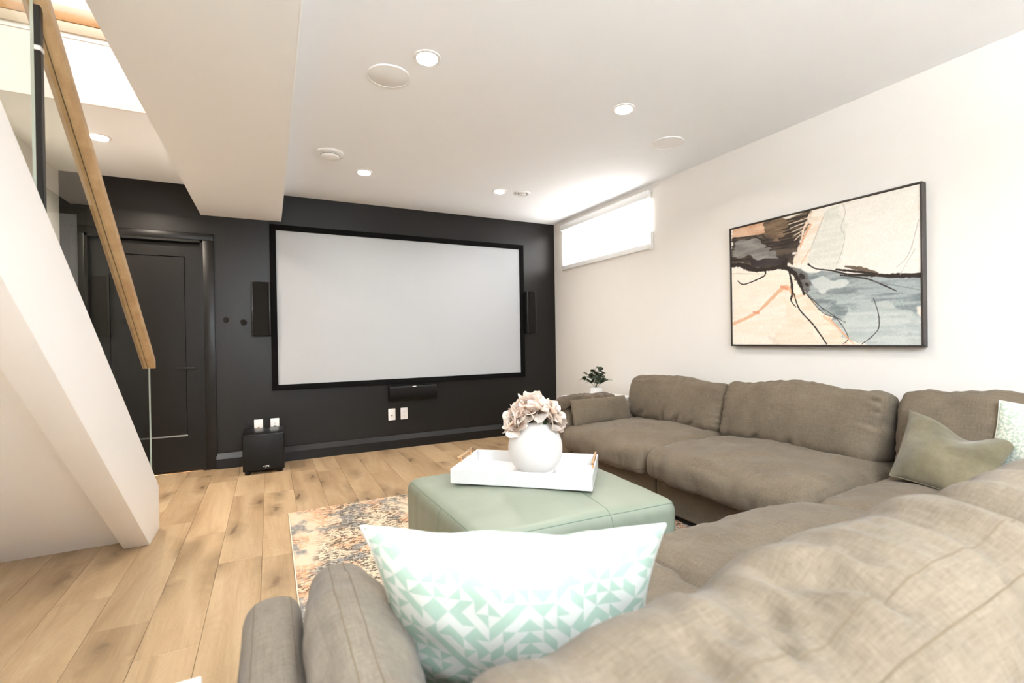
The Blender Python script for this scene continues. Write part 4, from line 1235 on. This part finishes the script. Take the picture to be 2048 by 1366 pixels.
peony(VT + Rt * -0.074 + Fw * -0.03 + Vector((0, 0, -0.002)), Rt * -0.95 + Vector((0, 0, 0.42)) - Fw * 0.55, 1.22, 'blush peony drooping over the left side of the white vase', 8)
peony(VT + Rt * 0.066 + Fw * -0.015 + Vector((0, 0, 0.016)), Rt * 0.95 + Vector((0, 0, 0.55)) - Fw * 0.35, 1.18, 'blush peony leaning out over the right side of the white vase', 12)

# ------------------------------------------------------------------ sectional sofa
sf = thing('sectional_sofa', 'taupe linen U-shaped sectional sofa around the ottoman', 'sofa', (2.0, 1.0, 0.009))
LIN = M['linen']
# bases with shadow plinths
def base_mod(x0, x1, y0, y1):
    def pd(P, nr, nn): return pnoise(P, (3, 3, 6), x0 + y0, 2) * 0.004
    s_ = Soft(((x1 - x0) / 2, (y1 - y0) / 2, 0.115), 0.012, (24, 24, 8), (0, 0, 0), None, pd, frame_of((1, 0, 0), (0, 1, 0), (0, 0, 1), ((x0 + x1) / 2, (y0 + y1) / 2, 0.155)))
    link('base', s_.me, LIN, sf, world=True)
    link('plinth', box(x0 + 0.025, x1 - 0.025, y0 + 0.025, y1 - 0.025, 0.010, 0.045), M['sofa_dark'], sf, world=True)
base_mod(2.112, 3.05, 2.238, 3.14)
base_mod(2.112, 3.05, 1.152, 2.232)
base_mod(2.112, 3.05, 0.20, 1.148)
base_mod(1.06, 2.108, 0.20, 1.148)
base_mod(0.03, 1.056, 0.20, 1.148)

def back_frame(x0, x1, y0, y1, z1, rr_=0.045):
    s_ = Soft(((x1 - x0) / 2, (y1 - y0) / 2, (z1 - 0.045) / 2), rr_, (20, 20, 14), (0, 0, 0), None, None, frame_of((1, 0, 0), (0, 1, 0), (0, 0, 1), ((x0 + x1) / 2, (y0 + y1) / 2, (z1 + 0.045) / 2)))
    return link('back_frame', s_.me, LIN, sf, world=True)
back_frame(2.945, 3.065, 0.14, 3.29, 0.60)
back_frame(-0.055, 2.94, 0.135, 0.235, 0.60)

link('dark_back_strip', Soft((1.495, 0.05, 0.05), 0.03, (40, 10, 10), (0, 0, 0), None, None, frame_of((1, 0, 0), (0, 1, 0), (0, 0, 1), (1.44, 0.186, 0.648))).me, M['dark_strip'], sf, world=True)  # near-black strip along the top of the near back frame

# arms, with double stitched seams over the top
def arm(x0, x1, y0, y1, z1, along):
    def pd(P, nr, nn): return pnoise(P, (4, 4, 4), x0 * 3 + y0, 2) * 0.003
    n = (14, 44, 22) if along == 1 else (44, 14, 22)
    s_ = Soft(((x1 - x0) / 2, (y1 - y0) / 2, (z1 - 0.045) / 2), 0.045, n, (0.004 if along == 1 else 0.0, 0.004 if along == 0 else 0, 0.004), None, pd, frame_of((1, 0, 0), (0, 1, 0), (0, 0, 1), ((x0 + x1) / 2, (y0 + y1) / 2, (z1 + 0.045) / 2)))
    a = link('arm', s_.me, M['linen_grey'], sf, world=True)
    for e in (3, 11):
        key = [(e, j, 22) for j in range(0, 45)] + [(e, 44, k_) for k_ in range(21, 4, -1)] if along == 1 else [(i, e, 22) for i in range(44, -1, -1)] + [(0, e, k_) for k_ in range(21, 4, -1)]
        link('seam', tube(s_.path(key, -0.0003), 0.0010, 5), M['linen_seam'], a, world=True)
arm(-0.058, 0.052, 0.16, 1.165, 0.562, 1)
arm(2.085, 3.05, 3.145, 3.305, 0.560, 0)

# seat cushions (local x = along the run, y = depth from back to front, z up)
def seat(frame, hl, hd, seed, creases=(), lift=0.0, crown=0.035, mat=None, n=(96, 84, 14)):
    hz = 0.088
    def post(P, nn):
        P = P.copy()
        fr = np.clip((nn[:, 1] - 0.55) / 0.45, 0, 1)
        P[:, 2] -= 0.022 * fr ** 2
        P[:, 2] += np.where(nn[:, 2] > 0, 1, 0.2) * lift * np.clip(1 - nn[:, 0] ** 2, 0, 1)
        # belly of the front roll
        P[:, 1] += np.clip(nn[:, 1], 0, 1) ** 4 * 0.018 * (1 - np.abs(nn[:, 0]) ** 3)
        return P
    def disp(P, nr, nn):
        d = pnoise(P, (3.5, 4.5, 5), seed, 2) * 0.014
        d += pnoise(P, (16, 5, 9), seed + 9, 2) * 0.0026
        # gathers along the front seam and the ends
        fr = np.clip((nn[:, 1] - 0.72) / 0.28, 0, 1)
        d += fr * pnoise(P * np.array((1, 0.15, 0.15)), (22, 4, 4), seed + 4, 2) * 0.009
        en = np.clip((np.abs(nn[:, 0]) - 0.80) / 0.2, 0, 1)
        d += en * pnoise(P * np.array((0.15, 1, 0.2)), (4, 24, 6), seed + 6, 2) * 0.008
        up_ = np.clip(nr[:, 2], 0, 1)
        for (p0, p1, dp, wd) in creases:
            d += crease(P, nr, (p0[0], p0[1], hz + 0.02), (p1[0], p1[1], hz + 0.02), dp, wd) * up_
        return d
    s_ = Soft((hl, hd, hz), 0.075, n, (0.006, 0.0, crown), post, disp, frame)
    c = link('seat_cushion', s_.me, mat or LIN, sf, world=True)
    link('seam', tube(s_.ring_z(4, 0.0004), 0.0017, 5, True), M['linen_seam'], c, world=True)
    return c
ZS = 0.348
RIGHT = lambda yc, xf=1.985, xb=2.93: frame_of((0, -1, 0), (-1, 0, 0), (0, 0, 1), ((xf + xb) / 2, yc, ZS))
NEAR = lambda xc, yf=1.262, yb=0.33, dz=0.0: frame_of((-1, 0, 0), (0, 1, 0), (0, 0, 1), (xc, (yf + yb) / 2, ZS + dz))
cr1 = [((-0.05, 0.10), (0.12, 0.20), 0.018, 0.012), ((0.08, 0.02), (0.20, 0.12), 0.016, 0.010), ((-0.20, 0.15), (-0.02, 0.24), 0.010, 0.012), ((0.05, 0.30), (0.10, 0.46), 0.012, 0.014), ((-0.1, 0.33), (-0.06, 0.45), 0.008, 0.01)]
seat(RIGHT(2.678), 0.452, 0.47, 1.7, cr1)
seat(RIGHT(1.732), 0.490, 0.47, 5.2, [((0.0, 0.33), (0.05, 0.46), 0.012, 0.014), ((0.2, 0.3), (0.24, 0.46), 0.010, 0.014), ((-0.25, -0.1), (0.1, -0.05), 0.008, 0.03)], lift=0.008)
seat(frame_of((-1, 0, 0), (0, 1, 0), (0, 0, 1), (2.46, 0.795, ZS - 0.004)), 0.475, 0.445, 8.1, [], crown=0.028)
seat(NEAR(1.515), 0.478, 0.466, 11.4, [((-0.2, 0.1), (0.2, 0.16), 0.006, 0.03)], lift=0.006, crown=0.04)
seat(NEAR(0.548, 1.23), 0.488, 0.45, 14.9, [], crown=0.035)

# back cushions (local x = width, y = thickness towards the back, z = height)
def backc(o, xd, yd, hw, ht, hh, lean, seed, top=None, creases=(), dents=(), mat=None, n=(104, 18, 60), r_=0.07, sag=0.012, wr=1.0, seams=None):
    xd, yd = Vector(xd), Vector(yd)
    zd = Vector((0, 0, 1)) * math.cos(lean) + yd * math.sin(lean)
    y2 = yd * math.cos(lean) - Vector((0, 0, 1)) * math.sin(lean)
    def post(P, nn):
        P = P.copy()
        upw = np.clip((nn[:, 2] + 1) / 2, 0, 1)
        if top is not None:
            P[:, 2] += top(P[:, 0] / hw) * upw ** 1.5
        P[:, 2] -= sag * upw ** 3 * np.abs(nn[:, 0]) ** 4
        # belly: the filling sinks towards the seat
        P[:, 1] += np.sign(nn[:, 1]) * 0.022 * np.clip(1 - (nn[:, 2] + 0.35) ** 2, 0, 1) * (1 - nn[:, 0] ** 4) * np.abs(nn[:, 1])
        return P
    def disp(P, nr, nn):
        d = pnoise(P, (3.2, 4, 4), seed, 2) * 0.010 * wr
        d += pnoise(P, (12, 6, 6), seed + 3, 2) * 0.0030 * wr
        lo = np.clip((-nn[:, 2] - 0.45) / 0.5, 0, 1)
        d += lo * pnoise(P * np.array((1, 0.3, 0.25)), (17, 6, 6), seed + 5, 2) * 0.016 * wr
        tp = np.clip((nn[:, 2] - 0.60) / 0.4, 0, 1)
        d += tp * pnoise(P * np.array((1, 0.35, 0.3)), (11, 5, 5), seed + 7, 3) * 0.012 * wr
        en = np.clip((np.abs(nn[:, 0]) - 0.78) / 0.22, 0, 1)
        d += en * pnoise(P * np.array((0.3, 0.3, 1)), (5, 6, 22), seed + 8, 2) * 0.011 * wr
        for (p0, p1, dp, wd) in creases:
            d += crease(P, nr, p0, p1, dp, wd)
        for (p0, dp, wd) in dents:
            d -= dp * np.exp(-(np.linalg.norm((P - np.array(p0)) / np.array(wd), axis=1)) ** 2)
        return d
    s_ = Soft((hw, ht, hh), r_, n, (0.004, 0.030, 0.006), post, disp, frame_of(xd, y2, zd, o))
    c = link('back_cushion', s_.me, mat or LIN, sf, world=True)
    for j in (seams or (3, n[1] - 3)):
        link('seam', tube(s_.ring_y(j, -0.0004), 0.0012, 5, True), M['linen_seam'], c, world=True)
    return s_
LN = math.radians(13)
# along the right wall: local x runs towards the camera (-y)
backc((2.828, 2.735, 0.585), (0, -1, 0), (1, 0, 0), 0.485, 0.105, 0.190, LN, 2.2, top=lambda u: 0.004 * u + 0.010 * np.cos(u * 3.3) - 0.012 * u, wr=1.0, creases=[((-0.02, -0.13, -0.17), (0.02, -0.13, -0.06), 0.020, 0.020), ((0.10, -0.13, -0.18), (0.16, -0.13, -0.08), 0.018, 0.018), ((0.24, -0.13, -0.17), (0.30, -0.12, -0.11), 0.014, 0.016), ((-0.30, -0.13, -0.16), (-0.20, -0.13, -0.10), 0.014, 0.018), ((-0.40, -0.11, 0.15), (-0.22, -0.10, 0.17), 0.012, 0.014)])
backc((2.822, 1.778, 0.600), (0, -1, 0), (1, 0, 0), 0.480, 0.108, 0.205, LN, 6.6, top=lambda u: 0.012 * np.cos(u * 4.2 + 0.4) + 0.010 * u, creases=[((0.40, -0.1, 0.14), (0.47, -0.1, 0.13), 0.014, 0.012), ((0.40, -0.1, 0.07), (0.47, -0.1, 0.08), 0.010, 0.010), ((-0.1, -0.08, 0.13), (0.05, -0.05, 0.19), 0.016, 0.018), ((0.02, -0.13, -0.19), (0.06, -0.13, -0.12), 0.014, 0.018), ((-0.2, -0.13, -0.19), (-0.14, -0.13, -0.13), 0.012, 0.018), ((0.38, -0.12, 0.02), (0.47, -0.10, 0.0), 0.010, 0.012)])
backc((2.872, 0.815, 0.607), (0, -1, 0), (1, 0, 0), 0.470, 0.100, 0.212, LN, 9.1, top=lambda u: 0.006 * np.cos(u * 3))
# near row, seen from behind and above: local x runs to the left (-x)
nl = math.radians(9)
def near_top(u):
    x_ = 0.578 - u * 0.478
    return -0.030 + 0.052 * np.clip((x_ - 0.25) / 0.75, 0, 1) - 0.018 * np.exp(-((x_ - 0.50) / 0.05) ** 2) - 0.02 * np.clip((0.2 - x_) / 0.1, 0, 1)
nc = []
rr2 = random.Random(4)
for i in range(17):
    xx = -0.44 + 0.88 * (i + rr2.uniform(-0.3, 0.3)) / 16
    nc.append(((xx, -0.02 + rr2.uniform(-0.03, 0.03), 0.215), (xx + rr2.uniform(-0.02, 0.05), 0.13, 0.10 + rr2.uniform(-0.06, 0.05)), rr2.uniform(0.010, 0.020), rr2.uniform(0.010, 0.018)))
nc += [((0.00, -0.06, 0.22), (-0.07, 0.06, 0.20), 0.026, 0.020), ((-0.02, 0.05, 0.2), (-0.08, 0.13, 0.13), 0.012, 0.014), ((0.02, -0.10, 0.20), (0.01, 0.02, 0.22), 0.018, 0.02)]
backc((0.578, 0.372, 0.592), (-1, 0, 0), (0, -1, 0), 0.478, 0.120, 0.215, nl, 13.3, top=near_top, creases=nc, n=(150, 40, 50), r_=0.085, wr=1.25, seams=(25, 34))
backc((1.552, 0.372, 0.602), (-1, 0, 0), (0, -1, 0), 0.478, 0.120, 0.215, nl, 17.7, top=lambda u: 0.006 * np.cos(u * 5), n=(70, 24, 40), r_=0.085, seams=(15, 20))
backc((2.42, 0.362, 0.597), (-1, 0, 0), (0, -1, 0), 0.36, 0.110, 0.205, nl, 19.7, n=(40, 18, 30), r_=0.08)

# ------------------------------------------------------------------ loose pillows
def pillow(name, label, TL, TR, BL, BR, thick, mat, seed, n=44, ear=0.055, creases=(), dent=(), wr=1.0, group=None, piping=None, sharp=0.62):
    """two sewn panels spanned between four corner points"""
    TL, TR, BL, BR = (np.array(a, float) for a in (TL, TR, BL, BR))
    c0 = (TL + TR + BL + BR) / 4
    base = c0.copy(); base[2] = min(BL[2], BR[2])
    nrm = np.cross(TR - TL, BL - TL); nrm /= np.linalg.norm(nrm)
    wd = np.linalg.norm(TR - TL); ht = np.linalg.norm(BL - TL)
    lv = grid_levels(n, 0.55)
    U, V = np.meshgrid(lv, lv)           # V=1 is the top
    su = 1 - ear * (1 - V ** 2) * 1.0
    sv = 1 - ear * (1 - U ** 2) * 1.0
    u = U * su; v = V * sv
    a = (u + 1) / 2; b = (v + 1) / 2
    P = ((1 - a) * b)[..., None] * TL + (a * b)[..., None] * TR + ((1 - a) * (1 - b))[..., None] * BL + (a * (1 - b))[..., None] * BR
    T_ = thick * ((1 - U ** 2) * (1 - V ** 2)) ** sharp * (1 - 0.10 * V)
    uvw = np.stack([u * wd / 2, v * ht / 2, np.zeros_like(u)], -1).reshape(-1, 3)
    nz_ = pnoise(uvw, (9, 9, 1), seed, 3).reshape(U.shape) * 0.010 * wr
    edge = 1 - np.clip(np.minimum(1 - np.abs(U), 1 - np.abs(V)) / 0.30, 0, 1)
    tang = np.where(np.abs(U) > np.abs(V), uvw[:, 1].reshape(U.shape), uvw[:, 0].reshape(U.shape))
    pk = pnoise(np.stack([tang.ravel() * 1.0, np.zeros(tang.size), np.abs(U).ravel() * 0.3], -1), (28, 1, 3), seed + 3, 2).reshape(U.shape) * 0.006 * edge * wr
    fade = np.clip(T_ / (thick * 0.35), 0, 1)
    d1 = (nz_ + pk) * fade
    for (p0, p1, dp, w_) in creases:
        d1 = d1 + crease(np.stack([U * wd / 2, V * ht / 2, 0 * U], -1).reshape(-1, 3), None, (*p0, 0), (*p1, 0), dp, w_).reshape(U.shape) * fade
    fr_ = P + nrm * (T_ + d1)[..., None]
    bk_ = P - nrm * (T_ + pnoise(uvw, (8, 8, 1), seed + 11, 2).reshape(U.shape) * 0.008 * fade)[..., None]
    if len(dent):
        for (p0, vec, w_) in dent:
            g = np.exp(-(((U - p0[0]) / w_[0]) ** 2 + ((V - p0[1]) / w_[1]) ** 2))[..., None]
            fr_ = fr_ + g * np.array(vec); bk_ = bk_ + g * np.array(vec); P = P + g * np.array(vec)
    N1 = n + 1
    idf = np.arange(N1 * N1).reshape(N1, N1)
    verts = fr_.reshape(-1, 3).tolist()
    idb = idf.copy()
    for i in range(1, n):
        for j in range(1, n):
            idb[i, j] = len(verts); verts.append(bk_[i, j].tolist())
    F, UVs = [], []
    for i in range(n):
        for j in range(n):
            q = [(i, j), (i, j + 1), (i + 1, j + 1), (i + 1, j)]
            uv = [(float(u[p] * wd / 2), float(v[p] * ht / 2)) for p in q]
            # the front panel must face +nrm
            F.append([int(idf[p]) for p in q[::-1]]); UVs.append(uv[::-1])
            F.append([int(idb[p]) for p in q]); UVs.append([(x + 2.0, y) for x, y in uv])
    me = bpy.data.meshes.new(name)
    vv = (np.array(verts) - base)
    me.from_pydata(vv.tolist(), [], F)
    ul = me.uv_layers.new(name='UVMap')
    ul.data.foreach_set('uv', np.array(UVs).reshape(-1))
    bm = bmesh.new(); bm.from_mesh(me); bmesh.ops.recalc_face_normals(bm, faces=bm.faces); bm.to_mesh(me); bm.free()
    smooth(me)
    t = thing(name, label, 'pillow', tuple(base), group=group)
    link('pillow_cover', me, mat, t)
    ring = [idf[0, j] for j in range(n)] + [idf[i, n] for i in range(n)] + [idf[n, j] for j in range(n, 0, -1)] + [idf[i, 0] for i in range(n, 0, -1)]
    link('edge_seam', tube([tuple(vv[k_]) for k_ in ring], 0.0028, 6, True), piping or mat, t)
    return t

f2 = np.array([math.sin(yaw), math.cos(yaw)]); r2_ = np.array([math.cos(yaw), -math.sin(yaw)])
def at(dep, side, z):
    p = f2 * dep + r2_ * side
    return (p[0], p[1], z)
pillow('throw_pillow', 'mint and white triangle print pillow in the foreground', at(0.80, -0.258, 0.790), at(0.80, 0.252, 0.785), at(0.93, -0.235, 0.435), at(0.91, 0.245, 0.435), 0.082, M['tri'], 4.4, n=60, ear=0.085, wr=0.8, dent=[((0.30, 1.0), (0, 0, -0.010), (0.25, 0.5)), ((-0.45, 1.0), (0, 0, -0.006), (0.2, 0.5))])
pillow('throw_pillow', 'sage velvet pillow slumped in the sofa corner', (2.765, 1.195, 0.722), (2.700, 0.800, 0.655), (2.505, 1.165, 0.452), (2.36, 0.80, 0.455), 0.070, M['velvet'], 9.2, ear=0.05, creases=[((-0.05, 0.16), (0.02, 0.02), 0.016, 0.03), ((0.05, 0.02), (0.19, 0.10), 0.014, 0.022)], dent=[((0.15, 1.0), (0, 0, -0.055), (0.42, 0.7))], wr=1.2)
pillow('throw_pillow', 'pale mint dotted pillow standing behind the sage velvet one', (2.770, 0.878, 0.805), (2.745, 0.46, 0.79), (2.665, 0.905, 0.462), (2.60, 0.46, 0.462), 0.06, M['tri2'], 12.9, ear=0.06)
pillow('lumbar_pillow', 'flat taupe linen lumbar pillow against the far sofa arm', (2.055, 3.080, 0.622), (2.600, 3.095, 0.622), (2.060, 3.035, 0.425), (2.615, 3.045, 0.425), 0.050, M['linen'], 15.1, ear=0.02, wr=1.6, group='linen lumbar pillows on the sofa arms', sharp=0.36)
lp = thing('lumbar_pillow', 'grey taupe boxed lumbar pillow against the near sofa arm', 'pillow', (0.125, 0.80, 0.45), group='linen lumbar pillows on the sofa arms')
def lp_post(P, nn):
    P = P.copy()
    # slumped: narrow at the top, wide at the foot, front corner rounded down
    P[:, 1] *= 1.0 + 0.38 * np.clip(-nn[:, 2], -1, 1) * 0.5
    P[:, 2] -= 0.045 * np.clip(np.abs(nn[:, 0]) - 0.6, 0, 1) ** 1.5 * (nn[:, 2] > 0)
    P[:, 2] += 0.012 * np.cos(nn[:, 0] * 2.5) * (nn[:, 2] > 0)
    return P
def lp_disp(P, nr, nn):
    d = pnoise(P, (7, 6, 7), 3.0, 2) * 0.012 + pnoise(P, (20, 12, 10), 7.0, 2) * 0.004
    d += crease(P, nr, (0.10, -0.07, 0.05), (0.20, -0.02, 0.10), 0.020, 0.022)
    d += crease(P, nr, (0.00, -0.07, 0.00), (0.12, -0.07, 0.03), 0.012, 0.018)
    return d
lps = Soft((0.30, 0.068, 0.115), 0.058, (60, 20, 30), (0.0, 0.018, 0.008), lp_post, lp_disp, frame_of((0, 1, 0), (-1, 0, 0), (-0.16, 0, 0.987), (0.006, 0.0, 0.085)))
lc = link('pillow_cover', lps.me, M['linen_grey'], lp)
for j in (8, 12):
    link('seam', tube(lps.ring_y(j, -0.0004), 0.0010, 5, True), M['linen_seam'], lc)

# faux fur throw folded over the far arm
def fur_disp(P, nr, nn):
    return pnoise(P, (14, 14, 14), 2.0, 3) * 0.010 + pnoise(P, (60, 60, 60), 5.0, 2) * 0.006
def fur_post(P, nn):
    P = P.copy()
    P[:, 2] -= 0.05 * np.clip(np.abs(nn[:, 1]) - 0.55, 0, 1) ** 1.3 * 1.6
    P[:, 2] -= 0.030 * np.clip(-nn[:, 0] - 0.75, 0, 1) / 0.25
    return P
fs = Soft((0.265, 0.098, 0.024), 0.023, (70, 30, 8), (0.01, 0.006, 0.014), fur_post, fur_disp, None)
tw_ = thing('fur_throw', 'brown faux fur throw folded over the far sofa arm', 'throw', (2.290, 3.228, 0.604))
link('folded_throw', fs.me, M['fur'], tw_)
link('hem', tube(fs.ring_z(4, 0.001), 0.003, 5, True), M['fur'], tw_)

# ------------------------------------------------------------------ side tables
def side_table(x0, x1, y0, y1, z, label):
    t = thing('side_table', label, 'table', ((x0 + x1) / 2, (y0 + y1) / 2, 0), group='white side tables beside the sofa arms')
    link('table_top', box(x0, x1, y0, y1, z - 0.028, z, 0.004, 2), M['table_white'], t, world=True)
    link('apron', box(x0 + 0.03, x1 - 0.03, y0 + 0.03, y1 - 0.03, z - 0.075, z - 0.0285), M['table_white'], t, world=True)
    for xx in (x0 + 0.035, x1 - 0.07):
        for yy_ in (y0 + 0.035, y1 - 0.07):
            link('leg', box(xx, xx + 0.035, yy_, yy_ + 0.035, 0.0, z - 0.0285, 0.003, 1), M['table_white'], t, world=True)
    return t
TZ = 0.555
side_table(2.475, 2.985, 3.42, 3.86, TZ, 'white side table behind the far sofa arm, holding the eucalyptus')
side_table(-0.565, -0.108, 0.42, 0.935, TZ, 'white side table by the near sofa arm, only its corner in view')

# ------------------------------------------------------------------ eucalyptus in a white pot
EX, EY = 2.705, 3.62
ep = thing('potted_eucalyptus', 'small eucalyptus bunch in a white pot on the side table', 'plant', (EX, EY, TZ))
link('pot', lathe([(0, 0), (0.058, 0), (0.062, 0.004), (0.066, 0.085), (0.062, 0.088), (0.058, 0.080), (0, 0.075)], 40), M['ceramic'], ep)
def m_euc():
    mt, nt, b = nmat('eucalyptus_leaf')
    info = nt.nodes.new('ShaderNodeObjectInfo')
    nt.links.new(mix(nt, srgb(76, 86, 70), srgb(132, 142, 122), info.outputs['Random']), b.inputs['Base Color'])
    b.inputs['Roughness'].default_value = 0.6
    return mt
M['euc'] = m_euc()
def leaf_mesh():
    bm = bmesh.new()
    n = 12
    c = bm.verts.new((0, 0.5, 0.05))
    ring = [bm.verts.new((0.48 * math.sin(2 * math.pi * i / n), 0.5 - 0.5 * math.cos(2 * math.pi * i / n), 0.0 + 0.10 * abs(math.sin(2 * math.pi * i / n)))) for i in range(n)]
    for i in range(n): bm.faces.new((c, ring[i], ring[(i + 1) % n]))
    bmesh.ops.solidify(bm, geom=list(bm.faces), thickness=0.02)
    me = bm_mesh(bm, 'leaf', True, 60); me.materials.append(M['euc'])
    return me
lf = leaf_mesh()
re = random.Random(21)
stems = [((-0.135, -0.02, 0.165), 5), ((-0.085, 0.02, 0.205), 5), ((-0.02, 0.0, 0.235), 6), ((0.035, -0.02, 0.255), 6), ((0.085, 0.01, 0.21), 6), ((0.115, -0.01, 0.15), 5), ((0.02, -0.06, 0.15), 4)]
for (tip, nl_) in stems:
    tipw = Rt * tip[0] + Fw * tip[1] + Vector((0, 0, tip[2]))
    p0 = Vector((0, 0, 0.07)); p1 = Vector((tipw.x * 0.35, tipw.y * 0.35, tip[2] * 0.8 + 0.02))
    pts = [(p0 * (1 - t_) ** 2 + p1 * 2 * t_ * (1 - t_) + tipw * t_ * t_) for t_ in [i / 8 for i in range(9)]]
    link('stem', tube(pts, 0.0018, 5), M['stem_green'], ep)
    for i in range(nl_ * 2):
        t_ = 0.32 + 0.68 * (i // 2 + 0.5) / nl_
        k_ = min(7, int(t_ * 8))
        p = pts[k_].lerp(pts[k_ + 1], t_ * 8 - k_)
        o = bpy.data.objects.new('leaf', lf); COL.objects.link(o); o.parent = ep
        s_ = re.uniform(0.050, 0.066) * (1.1 - 0.35 * t_)
        o.scale = (s_, s_, s_); o.location = p
        o.rotation_euler = (re.uniform(-0.3, 1.1), re.uniform(-0.5, 0.5), re.uniform(0, 6.28) if i % 2 else re.uniform(0, 6.28))
